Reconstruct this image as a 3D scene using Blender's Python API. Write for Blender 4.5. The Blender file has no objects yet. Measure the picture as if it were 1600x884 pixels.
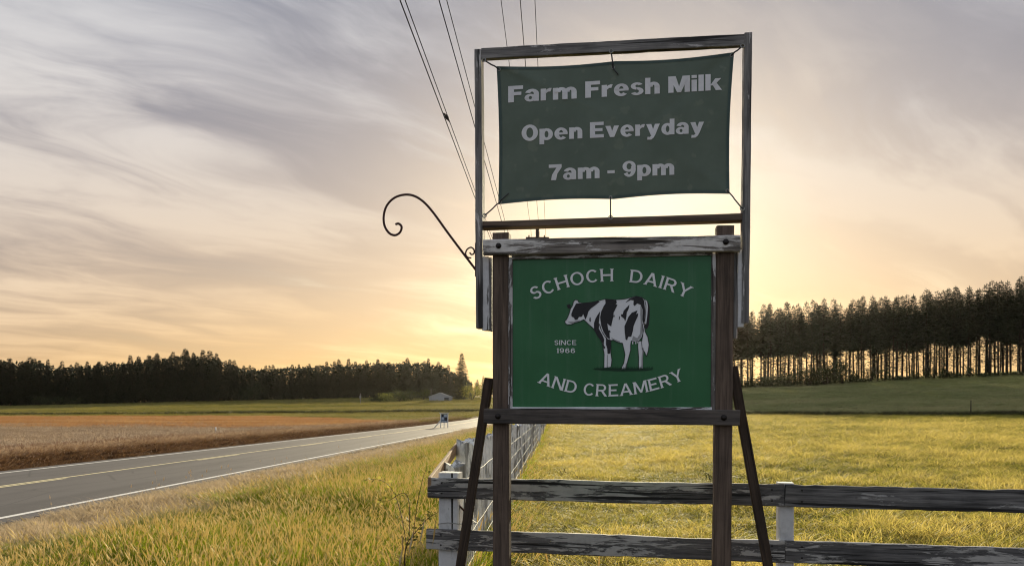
import bpy, bmesh, math, random
import numpy as np
from mathutils import Vector, Matrix, geometry
random.seed(7)
rng = np.random.default_rng(11)
R = math.radians
scene = bpy.context.scene
C = scene.collection

# ------------------------------------------------------------------ camera
F, CU, HV, ZC = 1200.0, 800.0, 632.0, 1.70          # focal length and horizon, in pixels of a 1600 px wide picture
cam_d = bpy.data.cameras.new('camera'); cam = bpy.data.objects.new('camera', cam_d); C.objects.link(cam)
cam.location = (0, 0, ZC); cam.rotation_euler = (R(90), 0, 0)
cam_d.sensor_width = 36; cam_d.lens = 36 * F / 1600
cam_d.shift_y = (HV - 442) / 1600
cam_d.clip_start = 0.05; cam_d.clip_end = 12000
scene.camera = cam

# ------------------------------------------------------------------ world and sun
SUN_AZ, SUN_EL = math.atan2(195, 1200), R(12.0)      # a little right of the view axis, low
SD = Vector((math.sin(SUN_AZ) * math.cos(SUN_EL), math.cos(SUN_AZ) * math.cos(SUN_EL), math.sin(SUN_EL)))
sun_d = bpy.data.lights.new('sun', 'SUN'); sun_d.energy = 5.0; sun_d.angle = R(0.6); sun_d.color = (1.0, .86, .58)
sun = bpy.data.objects.new('sun', sun_d); C.objects.link(sun)
sun.rotation_euler = SD.to_track_quat('Z', 'Y').to_euler(); sun.location = (30, 150, 60)
scene.view_settings.view_transform = 'Standard'; scene.view_settings.look = 'None'
scene.view_settings.exposure = 0.92; scene.view_settings.gamma = 1.0; scene.view_settings.use_curve_mapping = False
scene.cycles.use_denoising = True; scene.cycles.filter_width = 1.15
scene.cycles.max_bounces = 8; scene.cycles.transparent_max_bounces = 12
scene.cycles.sample_clamp_indirect = 6

class NT:
    """small helper for node trees"""
    def __init__(s, tree): s.t = tree; s.n = tree.nodes; s.l = tree.links
    def node(s, typ, **kw):
        n = s.n.new(typ)
        for k, v in kw.items():
            if k == 'ins':
                for i, val in v.items():
                    if hasattr(val, 'is_output'): s.l.new(val, n.inputs[i])
                    else: n.inputs[i].default_value = val
            else: setattr(n, k, v)
        return n
    def math(s, op, a, b=0.0, c=0.0, clamp=False):
        n = s.node('ShaderNodeMath', operation=op, use_clamp=clamp, ins={0: a, 1: b, 2: c}); return n.outputs[0]
    def vmath(s, op, a, b=(0, 0, 0)):
        n = s.node('ShaderNodeVectorMath', operation=op, ins={0: a, 1: b})
        return n.outputs['Value'] if op in ('DOT_PRODUCT', 'LENGTH') else n.outputs[0]
    def mix(s, f, a, b, blend='MIX'):
        n = s.node('ShaderNodeMix', data_type='RGBA', blend_type=blend, clamp_factor=True)
        for i, v in ((0, f), (6, a), (7, b)):
            if hasattr(v, 'is_output'): s.l.new(v, n.inputs[i])
            else: n.inputs[i].default_value = v if i == 0 else (tuple(v) + (1,))[:4]
        return n.outputs[2]
    def noise(s, vec, scale, detail=4, rough=.55, dist=0.0):
        n = s.node('ShaderNodeTexNoise', ins={'Scale': scale, 'Detail': detail, 'Roughness': rough, 'Distortion': dist})
        if vec is not None: s.l.new(vec, n.inputs['Vector'])
        return n.outputs['Fac']
    def mapping(s, vec, loc=(0, 0, 0), rot=(0, 0, 0), scale=(1, 1, 1)):
        n = s.node('ShaderNodeMapping', ins={'Location': loc, 'Rotation': rot, 'Scale': scale}); s.l.new(vec, n.inputs['Vector'])
        return n.outputs[0]
    def remap(s, v, a, b, lo=0.0, hi=1.0, smooth=True):
        n = s.node('ShaderNodeMapRange', interpolation_type='SMOOTHSTEP' if smooth else 'LINEAR',
                   ins={0: v, 1: a, 2: b, 3: lo, 4: hi}); return n.outputs[0]

world = bpy.data.worlds.new('World'); scene.world = world; world.use_nodes = True
def build_world():
    nt = NT(world.node_tree); nt.n.clear()
    tc = nt.node('ShaderNodeTexCoord')
    d = nt.vmath('NORMALIZE', tc.outputs['Generated'])
    sep = nt.node('ShaderNodeSeparateXYZ', ins={0: d})
    z = sep.outputs[2]
    zc = nt.math('ADD', nt.math('MAXIMUM', z, 0.0), 0.16)
    p = nt.node('ShaderNodeCombineXYZ', ins={0: nt.math('DIVIDE', sep.outputs[0], zc), 1: nt.math('DIVIDE', sep.outputs[1], zc), 2: 0.0}).outputs[0]
    # wispy high cloud sheet, streaks drawn out along one wind direction
    warp = nt.node('ShaderNodeTexNoise', ins={'Scale': .9, 'Detail': 3.0}); nt.l.new(p, warp.inputs['Vector'])
    pw = nt.vmath('ADD', p, nt.vmath('MULTIPLY', nt.vmath('SUBTRACT', warp.outputs['Color'], (.5, .5, .5)), (.42, .42, .42)))
    big = nt.noise(nt.mapping(nt.mapping(pw, rot=(0, 0, R(-33))), (3.2, 1.1, 0), scale=(.42, 1.05, 1)), 1.15, 6, .54, .3)
    fine = nt.noise(nt.mapping(nt.mapping(pw, rot=(0, 0, R(-42))), (7.7, 4.3, 0), scale=(.50, 1.35, 1)), 2.3, 9, .60, .7)
    patch = nt.noise(nt.mapping(nt.mapping(p, rot=(0, 0, R(-25))), (1.5, 9.2, 0), scale=(.55, .85, 1)), .8, 3, .5)
    v = nt.math('ADD', nt.math('MULTIPLY', big, .44), nt.math('MULTIPLY', fine, .38))
    v = nt.math('ADD', v, nt.math('MULTIPLY', patch, .38))
    light = nt.remap(v, .50, .69)
    cosang = nt.vmath('DOT_PRODUCT', d, tuple(SD))
    toward = nt.math('MULTIPLY_ADD', cosang, .5, .5)
    # cloud colours: slate lavender in the thick part, cream where thin
    cloud = nt.mix(light, (.105, .126, .176), (.348, .364, .392))
    thinwarm = nt.math('MULTIPLY', nt.remap(z, .40, .06), nt.remap(cosang, .3, .95))
    cloud = nt.mix(nt.math('MULTIPLY', thinwarm, .38), cloud, nt.mix(light, (.185, .17, .165), (.42, .36, .285)))
    # low warm band of the evening sky
    el = nt.math('MAXIMUM', z, 0.0)
    low = nt.math('POWER', 2.718, nt.math('MULTIPLY', el, -5.6))
    warmth = nt.math('MULTIPLY', low, nt.math('POWER', toward, 2.2))
    cloud = nt.mix(nt.math('MULTIPLY', warmth, 1.45, clamp=True), cloud, nt.mix(light, (.40, .235, .10), (.545, .345, .145)))
    # light scattered forward round the hidden sun
    g1 = nt.math('POWER', 2.718, nt.math('MULTIPLY', nt.math('SUBTRACT', cosang, 1.0), 36.0))
    g2 = nt.math('POWER', 2.718, nt.math('MULTIPLY', nt.math('SUBTRACT', cosang, 1.0), 130.0))
    glow = nt.mix(1.0, nt.mix(1.0, (.10, .076, .034), nt.node('ShaderNodeCombineXYZ', ins={0: g1, 1: g1, 2: g1}).outputs[0], 'MULTIPLY'),
                  nt.mix(1.0, (.17, .145, .072), nt.node('ShaderNodeCombineXYZ', ins={0: g2, 1: g2, 2: g2}).outputs[0], 'MULTIPLY'), 'ADD')
    cloud = nt.mix(1.0, cloud, glow, 'ADD')
    cloud = nt.mix(nt.remap(z, -.02, -.12), cloud, (.12, .105, .07))
    sky = nt.node('ShaderNodeTexSky', sky_type='NISHITA', sun_disc=False, sun_elevation=SUN_EL, sun_rotation=SUN_AZ, altitude=100, dust_density=2.0)
    b1 = nt.node('ShaderNodeBackground', ins={0: sky.outputs[0], 1: .05})
    b2 = nt.node('ShaderNodeBackground', ins={0: cloud, 1: 1.0})
    cover = nt.remap(v, .42, .68, .64, .96)
    mx = nt.node('ShaderNodeMixShader', ins={0: cover, 1: b1.outputs[0], 2: b2.outputs[0]})
    out = nt.node('ShaderNodeOutputWorld'); nt.l.new(mx.outputs[0], out.inputs['Surface'])
build_world()
world.cycles.sampling_method = 'AUTOMATIC'

# ------------------------------------------------------------------ helpers
def obj(name, me, mat=None, parent=None, loc=None, mw=None):
    o = bpy.data.objects.new(name, me); C.objects.link(o)
    if mat is not None and not me.materials:
        for m in (mat if isinstance(mat, (list, tuple)) else [mat]): me.materials.append(m)
    W = mw if mw is not None else Matrix.Translation(loc or (0, 0, 0))
    o['_w'] = [x for row in W for x in row]
    if parent is not None:
        o.parent = parent; o.matrix_basis = wmat(parent).inverted() @ W
    else: o.matrix_basis = W
    return o
def wmat(o):
    f = list(o['_w']); return Matrix([f[i * 4:i * 4 + 4] for i in range(4)])
def tag(o, label=None, cat=None, group=None, kind=None):
    if label: o['label'] = label
    if cat: o['category'] = cat
    if group: o['group'] = group
    if kind: o['kind'] = kind
    return o
def empty(name, loc, label, cat, group=None, mw=None):
    o = obj(name, None, loc=loc, mw=mw); o.empty_display_size = .3
    return tag(o, label, cat, group)
def mesh(name, verts, faces, smooth=False):
    me = bpy.data.meshes.new(name); me.from_pydata([tuple(v) for v in verts], [], [tuple(f) for f in faces]); me.update()
    if smooth: me.shade_smooth()
    return me
def frame_from(p0, p1, face):
    """X along the piece, Y away from the face it shows"""
    x = (Vector(p1) - Vector(p0)); L = x.length; x.normalize()
    y = -Vector(face); y = (y - x * y.dot(x)).normalized(); z = x.cross(y)
    M = Matrix((x, y, z)).transposed().to_4x4(); M.translation = Vector(p0)
    return M, L
def board_mesh(L, w, t, wob=.002, seg=None, bev=.003, sag=0.0, chip=.0, seed=0):
    """a sawn board from x=0..L, centred on z, front face at y=0, back at y=t; rounded, uneven edges"""
    r = random.Random(seed); n = seg or max(4, int(L / .06)); vs = []; fs = []
    b = min(bev, w * .2, t * .2)
    prof = [(-w/2 + b, 0), (w/2 - b, 0), (w/2, b), (w/2, t - b), (w/2 - b, t), (-w/2 + b, t), (-w/2, t - b), (-w/2, b)]
    o1 = o2 = 0.0; k = len(prof)
    for i in range(n + 1):
        x = L * i / n; o1 += r.uniform(-wob, wob) * .6; o2 += r.uniform(-wob, wob) * .6; o1 *= .8; o2 *= .8
        dz = -sag * math.sin(math.pi * i / n)
        c1 = chip * max(0, r.random() - .8) * 4; c2 = chip * max(0, r.random() - .8) * 4
        e = 0
        for (z, y) in prof:
            zz = z + dz + (o1 - c1 if z > 0 else o2 + c2)
            xx = x + (r.uniform(-1, 1) * wob if i in (0, n) else 0)
            vs.append((xx, y + (o1 * .3), zz))
    for i in range(n):
        for j in range(k):
            a = i * k + j; c = i * k + (j + 1) % k
            fs.append((a, c, c + k, a + k))
    fs.append(tuple(range(k))[::-1]); fs.append(tuple(n * k + j for j in range(k)))
    return mesh('board', vs, fs)
_seed = [0]
def board(name, p0, p1, w, t, mat, parent, face, **kw):
    _seed[0] += 1; kw.setdefault('seed', _seed[0])
    M, L = frame_from(p0, p1, face)
    return obj(name, board_mesh(L, w, t, **kw), mat, parent, mw=M)
def tube_mesh(pts, rad, sides=8, closed=False):
    pts = [Vector(p) for p in pts]; n = len(pts); vs = []; fs = []
    rads = rad if isinstance(rad, (list, tuple)) else [rad] * n
    up = Vector((0, 0, 1)); prev = None
    for i, p in enumerate(pts):
        t = (pts[min(i + 1, n - 1)] - pts[max(i - 1, 0)]).normalized()
        if prev is None:
            a = t.cross(up) if abs(t.dot(up)) < .95 else t.cross(Vector((1, 0, 0)))
        else: a = prev - t * prev.dot(t)
        a.normalize(); prev = a; b = t.cross(a)
        for j in range(sides):
            q = 2 * math.pi * j / sides
            vs.append(p + (a * math.cos(q) + b * math.sin(q)) * rads[i])
    for i in range(n - 1):
        for j in range(sides):
            a0 = i * sides + j; b0 = i * sides + (j + 1) % sides
            fs.append((a0, a0 + sides, b0 + sides, b0))
    fs.append(tuple(range(sides))); fs.append(tuple((n - 1) * sides + j for j in range(sides))[::-1])
    return mesh('tube', vs, fs, True)
def lathe_mesh(prof, sides=16, axis='Y'):
    """profile (radius, height) spun about an axis"""
    vs = []; fs = []
    for (r_, h) in prof:
        for j in range(sides):
            a = 2 * math.pi * j / sides; c, s = r_ * math.cos(a), r_ * math.sin(a)
            vs.append((c, h, s) if axis == 'Y' else (c, s, h))
    for i in range(len(prof) - 1):
        for j in range(sides):
            a0 = i * sides + j; b0 = i * sides + (j + 1) % sides
            fs.append((a0, b0, b0 + sides, a0 + sides))
    fs.append(tuple(range(sides))[::-1]); fs.append(tuple((len(prof) - 1) * sides + j for j in range(sides)))
    return mesh('lathe', vs, fs, True)
def box_mesh(x0, x1, y0, y1, z0, z1, bev=0.0):
    bm = bmesh.new(); bmesh.ops.create_cube(bm, size=1)
    for v in bm.verts: v.co = ((x0 + x1) / 2 + v.co.x * (x1 - x0), (y0 + y1) / 2 + v.co.y * (y1 - y0), (z0 + z1) / 2 + v.co.z * (z1 - z0))
    if bev: bmesh.ops.bevel(bm, geom=bm.edges[:], offset=bev, segments=2, affect='EDGES')
    me = bpy.data.meshes.new('box'); bm.to_mesh(me); bm.free(); return me

# ------------------------------------------------------------------ materials
def new_mat(name):
    m = bpy.data.materials.new(name); m.use_nodes = True; nt = NT(m.node_tree); nt.n.clear()
    out = nt.node('ShaderNodeOutputMaterial'); return m, nt, out
def principled(nt, out, col, rough=.7, spec=.3, metal=0.0, bump=None, bstr=.3, bdist=.01):
    b = nt.node('ShaderNodeBsdfPrincipled', ins={'Roughness': rough, 'Metallic': metal, 'Specular IOR Level': spec})
    if hasattr(col, 'is_output'): nt.l.new(col, b.inputs['Base Color'])
    else: b.inputs['Base Color'].default_value = tuple(col) + (1,)
    if bump is not None:
        bp = nt.node('ShaderNodeBump', ins={'Strength': bstr, 'Distance': bdist, 'Height': bump}); nt.l.new(bp.outputs[0], b.inputs['Normal'])
    nt.l.new(b.outputs[0], out.inputs['Surface']); return b
def plain(name, col, rough=.6, spec=.3, metal=0.0, var=.12, scale=8):
    m, nt, out = new_mat(name); tc = nt.node('ShaderNodeTexCoord')
    n = nt.noise(tc.outputs['Object'], scale, 5)
    c = nt.mix(n, [x * (1 - var * 2) for x in col], [min(1, x * (1 + var * 2)) for x in col])
    principled(nt, out, c, rough, spec, metal, n, .15, .004); return m
def wood(name, dark, lightc, paint=None, cov=.5, grain=1.0, crk=.68, rough=.8):
    """weathered timber, grain along X of the piece; optional flaking paint"""
    m, nt, out = new_mat(name); tc = nt.node('ShaderNodeTexCoord'); oi = nt.node('ShaderNodeObjectInfo')
    v = nt.vmath('ADD', tc.outputs['Object'], nt.vmath('MULTIPLY', nt.node('ShaderNodeCombineXYZ', ins={0: oi.outputs['Random'], 1: oi.outputs['Random'], 2: oi.outputs['Random']}).outputs[0], (37, 11, 23)))
    g1 = nt.noise(nt.mapping(v, scale=(1.6, 26, 26)), 1.6 * grain, 6, .62, .6)
    g2 = nt.noise(nt.mapping(v, scale=(3.0, 120, 120)), 1.5 * grain, 4, .6)
    blot = nt.noise(v, 3.5, 4, .6)
    wv = nt.node('ShaderNodeTexWave', wave_type='RINGS', rings_direction='X', wave_profile='SAW', ins={'Scale': 5.0, 'Distortion': 9.0, 'Detail': 3.0, 'Detail Scale': .7})
    nt.l.new(nt.mapping(v, scale=(.16, 1.3, 1.3)), wv.inputs['Vector'])
    f = nt.math('ADD', nt.math('MULTIPLY', g1, .58), nt.math('MULTIPLY', g2, .34)); f = nt.math('ADD', f, nt.math('MULTIPLY', wv.outputs['Fac'], .07))
    col = nt.mix(nt.remap(f, .3, .68), dark, lightc)
    col = nt.mix(nt.remap(blot, .45, .75, 0, .45), col, [x * .5 for x in dark])
    crack = nt.remap(nt.noise(nt.mapping(v, (3, 5, 1), scale=(.9, 42, 42)), 1.0 * grain, 3, .5, .3), crk, crk + .05)
    col = nt.mix(nt.math('MULTIPLY', crack, .85), col, [x * .16 for x in dark])
    h = nt.math('SUBTRACT', f, nt.math('MULTIPLY', crack, 1.2))
    if paint:
        p1 = nt.noise(nt.mapping(v, (9, 2, 4), scale=(2.0, 15, 15)), 1.25, 8, .74, .5)
        p2 = nt.noise(nt.mapping(v, (1, 8, 3), scale=(1, 4, 4)), 1.1, 2, .5)
        pf = nt.math('ADD', nt.math('MULTIPLY', p1, .75), nt.math('MULTIPLY', p2, .35))
        pf = nt.math('SUBTRACT', pf, nt.math('MULTIPLY', crack, .25))
        th = .80 - .5 * cov
        mk = nt.remap(pf, th - .012, th + .012)
        dirt = nt.noise(v, 14, 5, .7)
        pc = nt.mix(nt.remap(dirt, .4, .75, 0, .5), paint, [x * .55 for x in paint])
        col = nt.mix(mk, col, pc); h = nt.math('ADD', h, nt.math('MULTIPLY', mk, .7))
    principled(nt, out, col, rough, .25, 0, h, .7, .006); return m

M_post = wood('stained_post_wood', (.058, .041, .031), (.185, .132, .10))
M_plank = wood('weathered_plank_wood', (.085, .074, .065), (.34, .30, .265), (.74, .70, .66), .50, 1.0, .62)
M_low = wood('dark_plank_wood', (.042, .037, .034), (.155, .13, .115))
M_frame = wood('grey_frame_wood', (.085, .08, .078), (.32, .30, .285), (.60, .57, .55), .38, 1.0, .62)
M_trim = wood('painted_trim_wood', (.07, .06, .055), (.24, .215, .195), (.58, .56, .55), .50)
M_flake = wood('flaking_white_trim', (.04, .035, .03), (.15, .13, .12), (.80, .80, .80), .62)
M_white = wood('flaking_white_post', (.09, .085, .08), (.27, .26, .25), (.68, .68, .69), .80, .6, .57)
M_block = wood('painted_block_wood', (.09, .085, .08), (.32, .30, .28), (.68, .67, .67), .74, 1.0, .60)
M_rail = wood('old_rail_wood', (.036, .035, .036), (.20, .19, .187), (.46, .44, .42), .50, 1.0, .60)
M_rail2 = wood('old_rail_wood_bare', (.046, .044, .045), (.25, .238, .23), (.42, .405, .39), .30, 1.0, .60)
M_brace = wood('dark_brace_wood', (.026, .018, .013), (.095, .064, .045))
M_split = wood('split_cedar_wood', (.16, .155, .15), (.56, .54, .52), (.85, .84, .83), .55, 1.0, .60)
M_lit = wood('sunlit_board_wood', (.20, .12, .07), (.45, .30, .19))  # low sun's orange put into the wood colour
M_iron = plain('rusty_iron', (.055, .022, .018), .55, .4, .4)
M_steel = plain('galvanised_steel', (.30, .30, .28), .7, .3, .1)
M_bolt = plain('dark_bolt_steel', (.035, .03, .028), .5, .4, .7)
M_cord = plain('bungee_cord', (.05, .05, .055), .7)
M_cable = plain('black_cable', (.018, .018, .02), .85, .05)
M_green = None

# ------------------------------------------------------------------ terrain
def sm(x, a, b):
    t = np.clip((np.asarray(x, float) - a) / (b - a), 0, 1); return t * t * (3 - 2 * t)
RD = .0608                                            # heading of the road and of the fence beside it
def gz(x, y):
    x = np.asarray(x, float); y = np.asarray(y, float); q = x - RD * y
    ratio = x / np.maximum(y, 20)
    low = np.interp(y, [-80, 0, 100, 150, 6000], [.3, 0, -.75, -.95, -.95])
    rise = np.interp(y, [200, 300, 420, 600, 1500, 6000], [0, 2.0, 4.3, 6, 9, 14])
    s = np.interp(ratio, [-.9, -.667, -.417, -.2, -.05, .1, .3], [.35, .42, 1., 1.5, 1.6, 1.4, 1.0])
    zl = low + rise * s
    slope = np.interp(ratio, [.0, .3, .667, .9], [.04, .066, .104, .11])
    dy = np.clip(y - 97, 0, 100)
    zr = .003 * np.minimum(y, 97) + slope * np.where(dy < 8, dy * dy / 16, dy - 4)
    w = sm(ratio, .10, .30)
    z = zl * (1 - w) + zr * w
    lat = np.interp(q, [-70, -24, -21, -19.6, -18.7, -18.3, -9.9, -9.0, -7.4, -5], [-.12, -.10, -.02, -.05, -.36, -.30, -.30, -.24, -.04, 0])
    und = .03 * np.sin(x * .9 + 1.3 * np.sin(y * .37)) * np.cos(y * .61 + .4) + .06 * np.sin(x * .13 + 2) * np.sin(y * .11)
    und = und * np.where((q < -8.5) & (q > -19), 0, 1)
    return z + lat + und
def ground_z(x, y): return float(gz(x, y))

def graded(lo, hi, steps):
    out = [lo]
    while out[-1] < hi: out.append(out[-1] + steps(out[-1]))
    return np.array(out)
qs = np.unique(np.round(np.concatenate([
    -graded(26, 3000, lambda v: .6 + (v - 26) * .075)[::-1],
    np.array([-26, -24, -22.5, -21, -20.3, -19.6, -19.1, -18.7, -18.3, -17, -15.5, -14, -12.5, -11, -9.9, -9.4, -9, -8.4, -7.8, -7.4, -6.6, -5.8]),
    np.arange(-5, 6, .6), graded(6, 3000, lambda v: .6 + (v - 6) * .06)]), 3))
ys = np.concatenate([np.arange(-60, 4, 4.), np.arange(4, 40, .6), graded(40, 5000, lambda v: .8 + (v - 40) * .033)])
GX = qs[None, :] + RD * ys[:, None]; GY = np.repeat(ys[:, None], len(qs), 1); GZ = gz(GX, GY)
ny, nx = GX.shape
verts = np.stack([GX, GY, GZ], -1).reshape(-1, 3)
ii = (np.arange(ny - 1)[:, None] * nx + np.arange(nx - 1)[None, :]).reshape(-1)
faces = np.stack([ii, ii + 1, ii + nx + 1, ii + nx], -1)
gme = bpy.data.meshes.new('ground'); gme.from_pydata(verts.tolist(), [], faces.tolist()); gme.shade_smooth()
def ground_col(x, y):
    q = x - RD * y; r_ = x / np.maximum(y, 15)
    n = (np.sin(x * .31 + y * .05) + np.sin(x * .07 - y * .13 + 2)) * .5
    col = np.zeros(x.shape + (3,))
    def put(mask, c): col[:] = col * (1 - mask[..., None]) + np.array(c) * mask[..., None]
    put(np.ones_like(x), (.075, .066, .020))                                   # pasture, darkened for the shaded gaps between tufts
    put(sm(y, 92, 99) * sm(r_, .08, .14), (.20, .20, .085))                  # hillside meadow
    put(sm(-q, 1.2, 2.0), (.045, .045, .014))                                  # verge, darkened for the shade under the blades
    put(sm(-q, 6.2, 7.6), (.24, .17, .105))                                    # dry strip beside the road
    put(sm(-q, 9.2, 9.6), (.09, .08, .075))                                    # gravel
    put(sm(-q, 18.4, 18.7), (.12, .075, .04))                                # dead bank
    put(sm(-q, 21.5, 23.5), (.21, .150, .095))                                 # stubble
    L = sm(-q, 20, 22)
    put(L * sm(y + 9 * n, 72, 95), (.235, .108, .036))                         # russet field
    g = L * sm(y + 10 * n + sm(r_, -.35, -.08) * 75, 176, 186)
    put(g, (.125, .120, .026))                                                 # green meadow
    put(L * sm(y + 8 * n, 330, 345), (.10, .105, .035))
    return col
ca = gme.color_attributes.new('base', 'FLOAT_COLOR', 'POINT')
cc = np.concatenate([ground_col(verts[:, 0], verts[:, 1]), np.ones((len(verts), 1))], 1)
ca.data.foreach_set('color', cc.astype(np.float32).ravel())
m, nt, out = new_mat('ground_cover')
at = nt.node('ShaderNodeAttribute', attribute_name='base'); tc = nt.node('ShaderNodeTexCoord')
n1 = nt.noise(tc.outputs['Object'], .35, 6, .62); n2 = nt.noise(tc.outputs['Object'], 9, 5, .7)
n3 = nt.noise(nt.mapping(tc.outputs['Object'], scale=(.05, .35, 1)), 1.0, 4, .6)
c = nt.mix(nt.remap(n1, .32, .7), nt.mix(1.0, at.outputs['Color'], (.62, .62, .62), 'MULTIPLY'), nt.mix(1.0, at.outputs['Color'], (1.3, 1.26, 1.2), 'MULTIPLY'))
c = nt.mix(nt.remap(n2, .3, .75, 0, .6), c, nt.mix(1.0, c, (.45, .45, .45), 'MULTIPLY'))
c = nt.mix(nt.remap(n3, .4, .7, 0, .5), c, nt.mix(1.0, c, (1.25, 1.12, .9), 'MULTIPLY'))
principled(nt, out, c, .95, .05, 0, n2, .8, .05)
ground = tag(obj('ground', gme, m), 'grassy ground with pasture, verge and fields reaching the woods', kind='structure')

# road and its painted lines
def strip(name, q0, q1, y0, y1, lift, step=2.0, nq=1, mat=None, parent=None):
    yy = np.arange(y0, y1 + 1e-6, step); qq = np.linspace(q0, q1, nq + 1); vs = []; fs = []
    for y in yy:
        for q in qq:
            x = q + RD * y; vs.append((x, y, rz(y) + lift))
    k = nq + 1
    for i in range(len(yy) - 1):
        for j in range(nq): a = i * k + j; fs.append((a, a + 1, a + k + 1, a + k))
    return obj(name, mesh(name, vs, fs, True), mat, parent)
def rz(y): return ground_z(-14 + RD * y, y)
m, nt, out = new_mat('worn_asphalt')
tc = nt.node('ShaderNodeTexCoord'); ov = tc.outputs['Object']
fine = nt.noise(ov, 60, 4, .7); blot = nt.noise(nt.mapping(ov, rot=(0, 0, R(3.5)), scale=(1.0, .08, 1)), 1.1, 5, .6)
sep = nt.node('ShaderNodeSeparateXYZ', ins={0: ov})
q = nt.math('SUBTRACT', sep.outputs[0], nt.math('MULTIPLY', sep.outputs[1], RD))
trk = nt.math('SINE', nt.math('MULTIPLY', q, 3.6))
c = nt.mix(nt.remap(blot, .3, .7), (.044, .040, .039), (.074, .068, .066))
c = nt.mix(nt.remap(trk, -.2, 1, 0, .6), c, (.088, .081, .079))
c = nt.mix(nt.remap(fine, .45, .8, 0, .6), c, (.12, .112, .11))
vor = nt.node('ShaderNodeTexVoronoi', feature='DISTANCE_TO_EDGE', ins={'Scale': .35}); nt.l.new(nt.vmath('ADD', ov, nt.vmath('MULTIPLY', nt.node('ShaderNodeTexNoise', ins={'Scale': 1.5, 'Detail': 4.0}).outputs['Color'], (1.2, 1.2, 0))), vor.inputs['Vector'])
c = nt.mix(nt.remap(vor.outputs['Distance'], .0, .014, .8, 0), c, (.03, .028, .028))
principled(nt, out, c, .62, .35, 0, fine, .35, .006)
M_road = m
road = tag(strip('road', -18.25, -9.62, -40, 230, .02, 2.0, 8, M_road), 'grey two lane asphalt road with yellow and white lines', kind='structure')
def line_mat(name, col):
    m, nt, out = new_mat(name); tc = nt.node('ShaderNodeTexCoord'); ov = tc.outputs['Object']
    w = nt.noise(ov, 22, 5, .75); c = nt.mix(nt.remap(w, .52, .68, 0, .75), col, (.10, .095, .09))
    principled(nt, out, c, .6, .3); return m
M_wl = line_mat('worn_white_line', (.78, .77, .74)); M_yl = line_mat('worn_yellow_line', (.80, .70, .42))
strip('edge_line', -10.35, -10.18, -40, 230, .026, 2.0, 1, M_wl, road)
strip('edge_line', -17.70, -17.54, -40, 230, .026, 2.0, 1, M_wl, road)
strip('centre_line', -14.66, -14.53, -40, 230, .026, 2.0, 1, M_yl, road)
y = -6.0
while y < 170:
    strip('centre_dash', -14.44, -14.32, y, y + 4, .026, 2.0, 1, M_yl, road); y += 12.2

# ------------------------------------------------------------------ sign plane: a pixel of the photograph to a point on the sign
A = R(8.9); ES = Vector((math.cos(A), -math.sin(A), 0)); NS = Vector((-math.sin(A), -math.cos(A), 0))
P0 = Vector(((958 - CU) / F * 4.6, 4.6, 0)); UP = Vector((0, 0, 1))
def pix(u, v, base, n, dn=0.0):
    r_ = Vector(((u - CU) / F, 1, (HV - v) / F)); cp = Vector((0, 0, ZC))
    t = (base + n * dn - cp).dot(n) / r_.dot(n); return cp + r_ * t
def P(u, v, dn=0.0): return pix(u, v, P0, NS, dn)
PX = 4.6 / F                                          # metres per pixel at the sign
sz = ground_z(.6, 4.6)
sign = empty('farm_sign', (P(958, 632).x, P(958, 632).y, sz), 'large wooden roadside sign with green dairy panel and tall open banner frame', 'sign')
def sboard(name, u0, v0, u1, v1, w, t, mat, dn, parent=None, face=None, **kw):
    return board(name, P(u0, v0, dn), P(u1, v1, dn), w, t, mat, parent or sign, face or NS, **kw)
T = .10
def bolt(parent, u, v, dn, r_=.011):
    me = lathe_mesh([(r_ * 1.6, 0), (r_ * 1.6, -.003), (r_, -.004), (r_ * .95, -.010), (r_ * .6, -.012)], 10)
    M = Matrix((ES, -NS, UP)).transposed().to_4x4(); M.translation = P(u, v, dn)
    obj('bolt', me, M_bolt, parent, mw=M)
# two main posts, running into the ground
for (ut, vt, ub, wpx) in ((782.0, 363, 782.5, 27), (1133.5, 352, 1128.5, 26)):
    a = P(ut, vt, 0); b = P(ub, 884, 0); dirn = (b - a).normalized(); b = a + dirn * ((a.z - (sz - .35)) / -dirn.z)
    po = board('post', b, a, .102, .10, M_post, sign, NS, wob=.0015, bev=.008)
tp = sboard('top_plank', 755, 386, 1157.5, 379.5, .093, .038, M_plank, .040, wob=.003, bev=.006)
lp = sboard('bottom_plank', 756, 649.5, 1156, 652, .092, .038, M_low, .040, wob=.0025, bev=.005)
for pl, pts in ((tp, ((779, 384), (1134, 378))), (lp, ((778, 650), (1131, 652)))):
    for (u, v) in pts: bolt(pl, u, v, .041)
# green panel with lettering and cow
def flat_poly(polys):
    """polys: list of (points3d, material index) -> mesh"""
    vs = []; fs = []; mi = []
    for pts, k in polys:
        o = len(vs); tris = geometry.tessellate_polygon([[Vector(p) for p in pts]])
        vs += pts
        for t in tris: fs.append(tuple(o + i for i in t)); mi.append(k)
    me = mesh('flat', vs, fs); me.polygons.foreach_set('material_index', mi)
    bm = bmesh.new(); bm.from_mesh(me)
    for f in bm.faces:
        if f.normal.dot(NS) < 0: f.normal_flip()
    bm.to_mesh(me); bm.free(); return me
m, nt, out = new_mat('green_sign_paint')
tc = nt.node('ShaderNodeTexCoord'); n = nt.noise(tc.outputs['Object'], 3, 4); sp = nt.noise(tc.outputs['Object'], 160, 3)
c = nt.mix(nt.remap(n, .35, .7), (.014, .122, .036), (.022, .145, .048)); c = nt.mix(nt.remap(sp, .6, .8, 0, .25), c, (.04, .20, .085))
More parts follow.
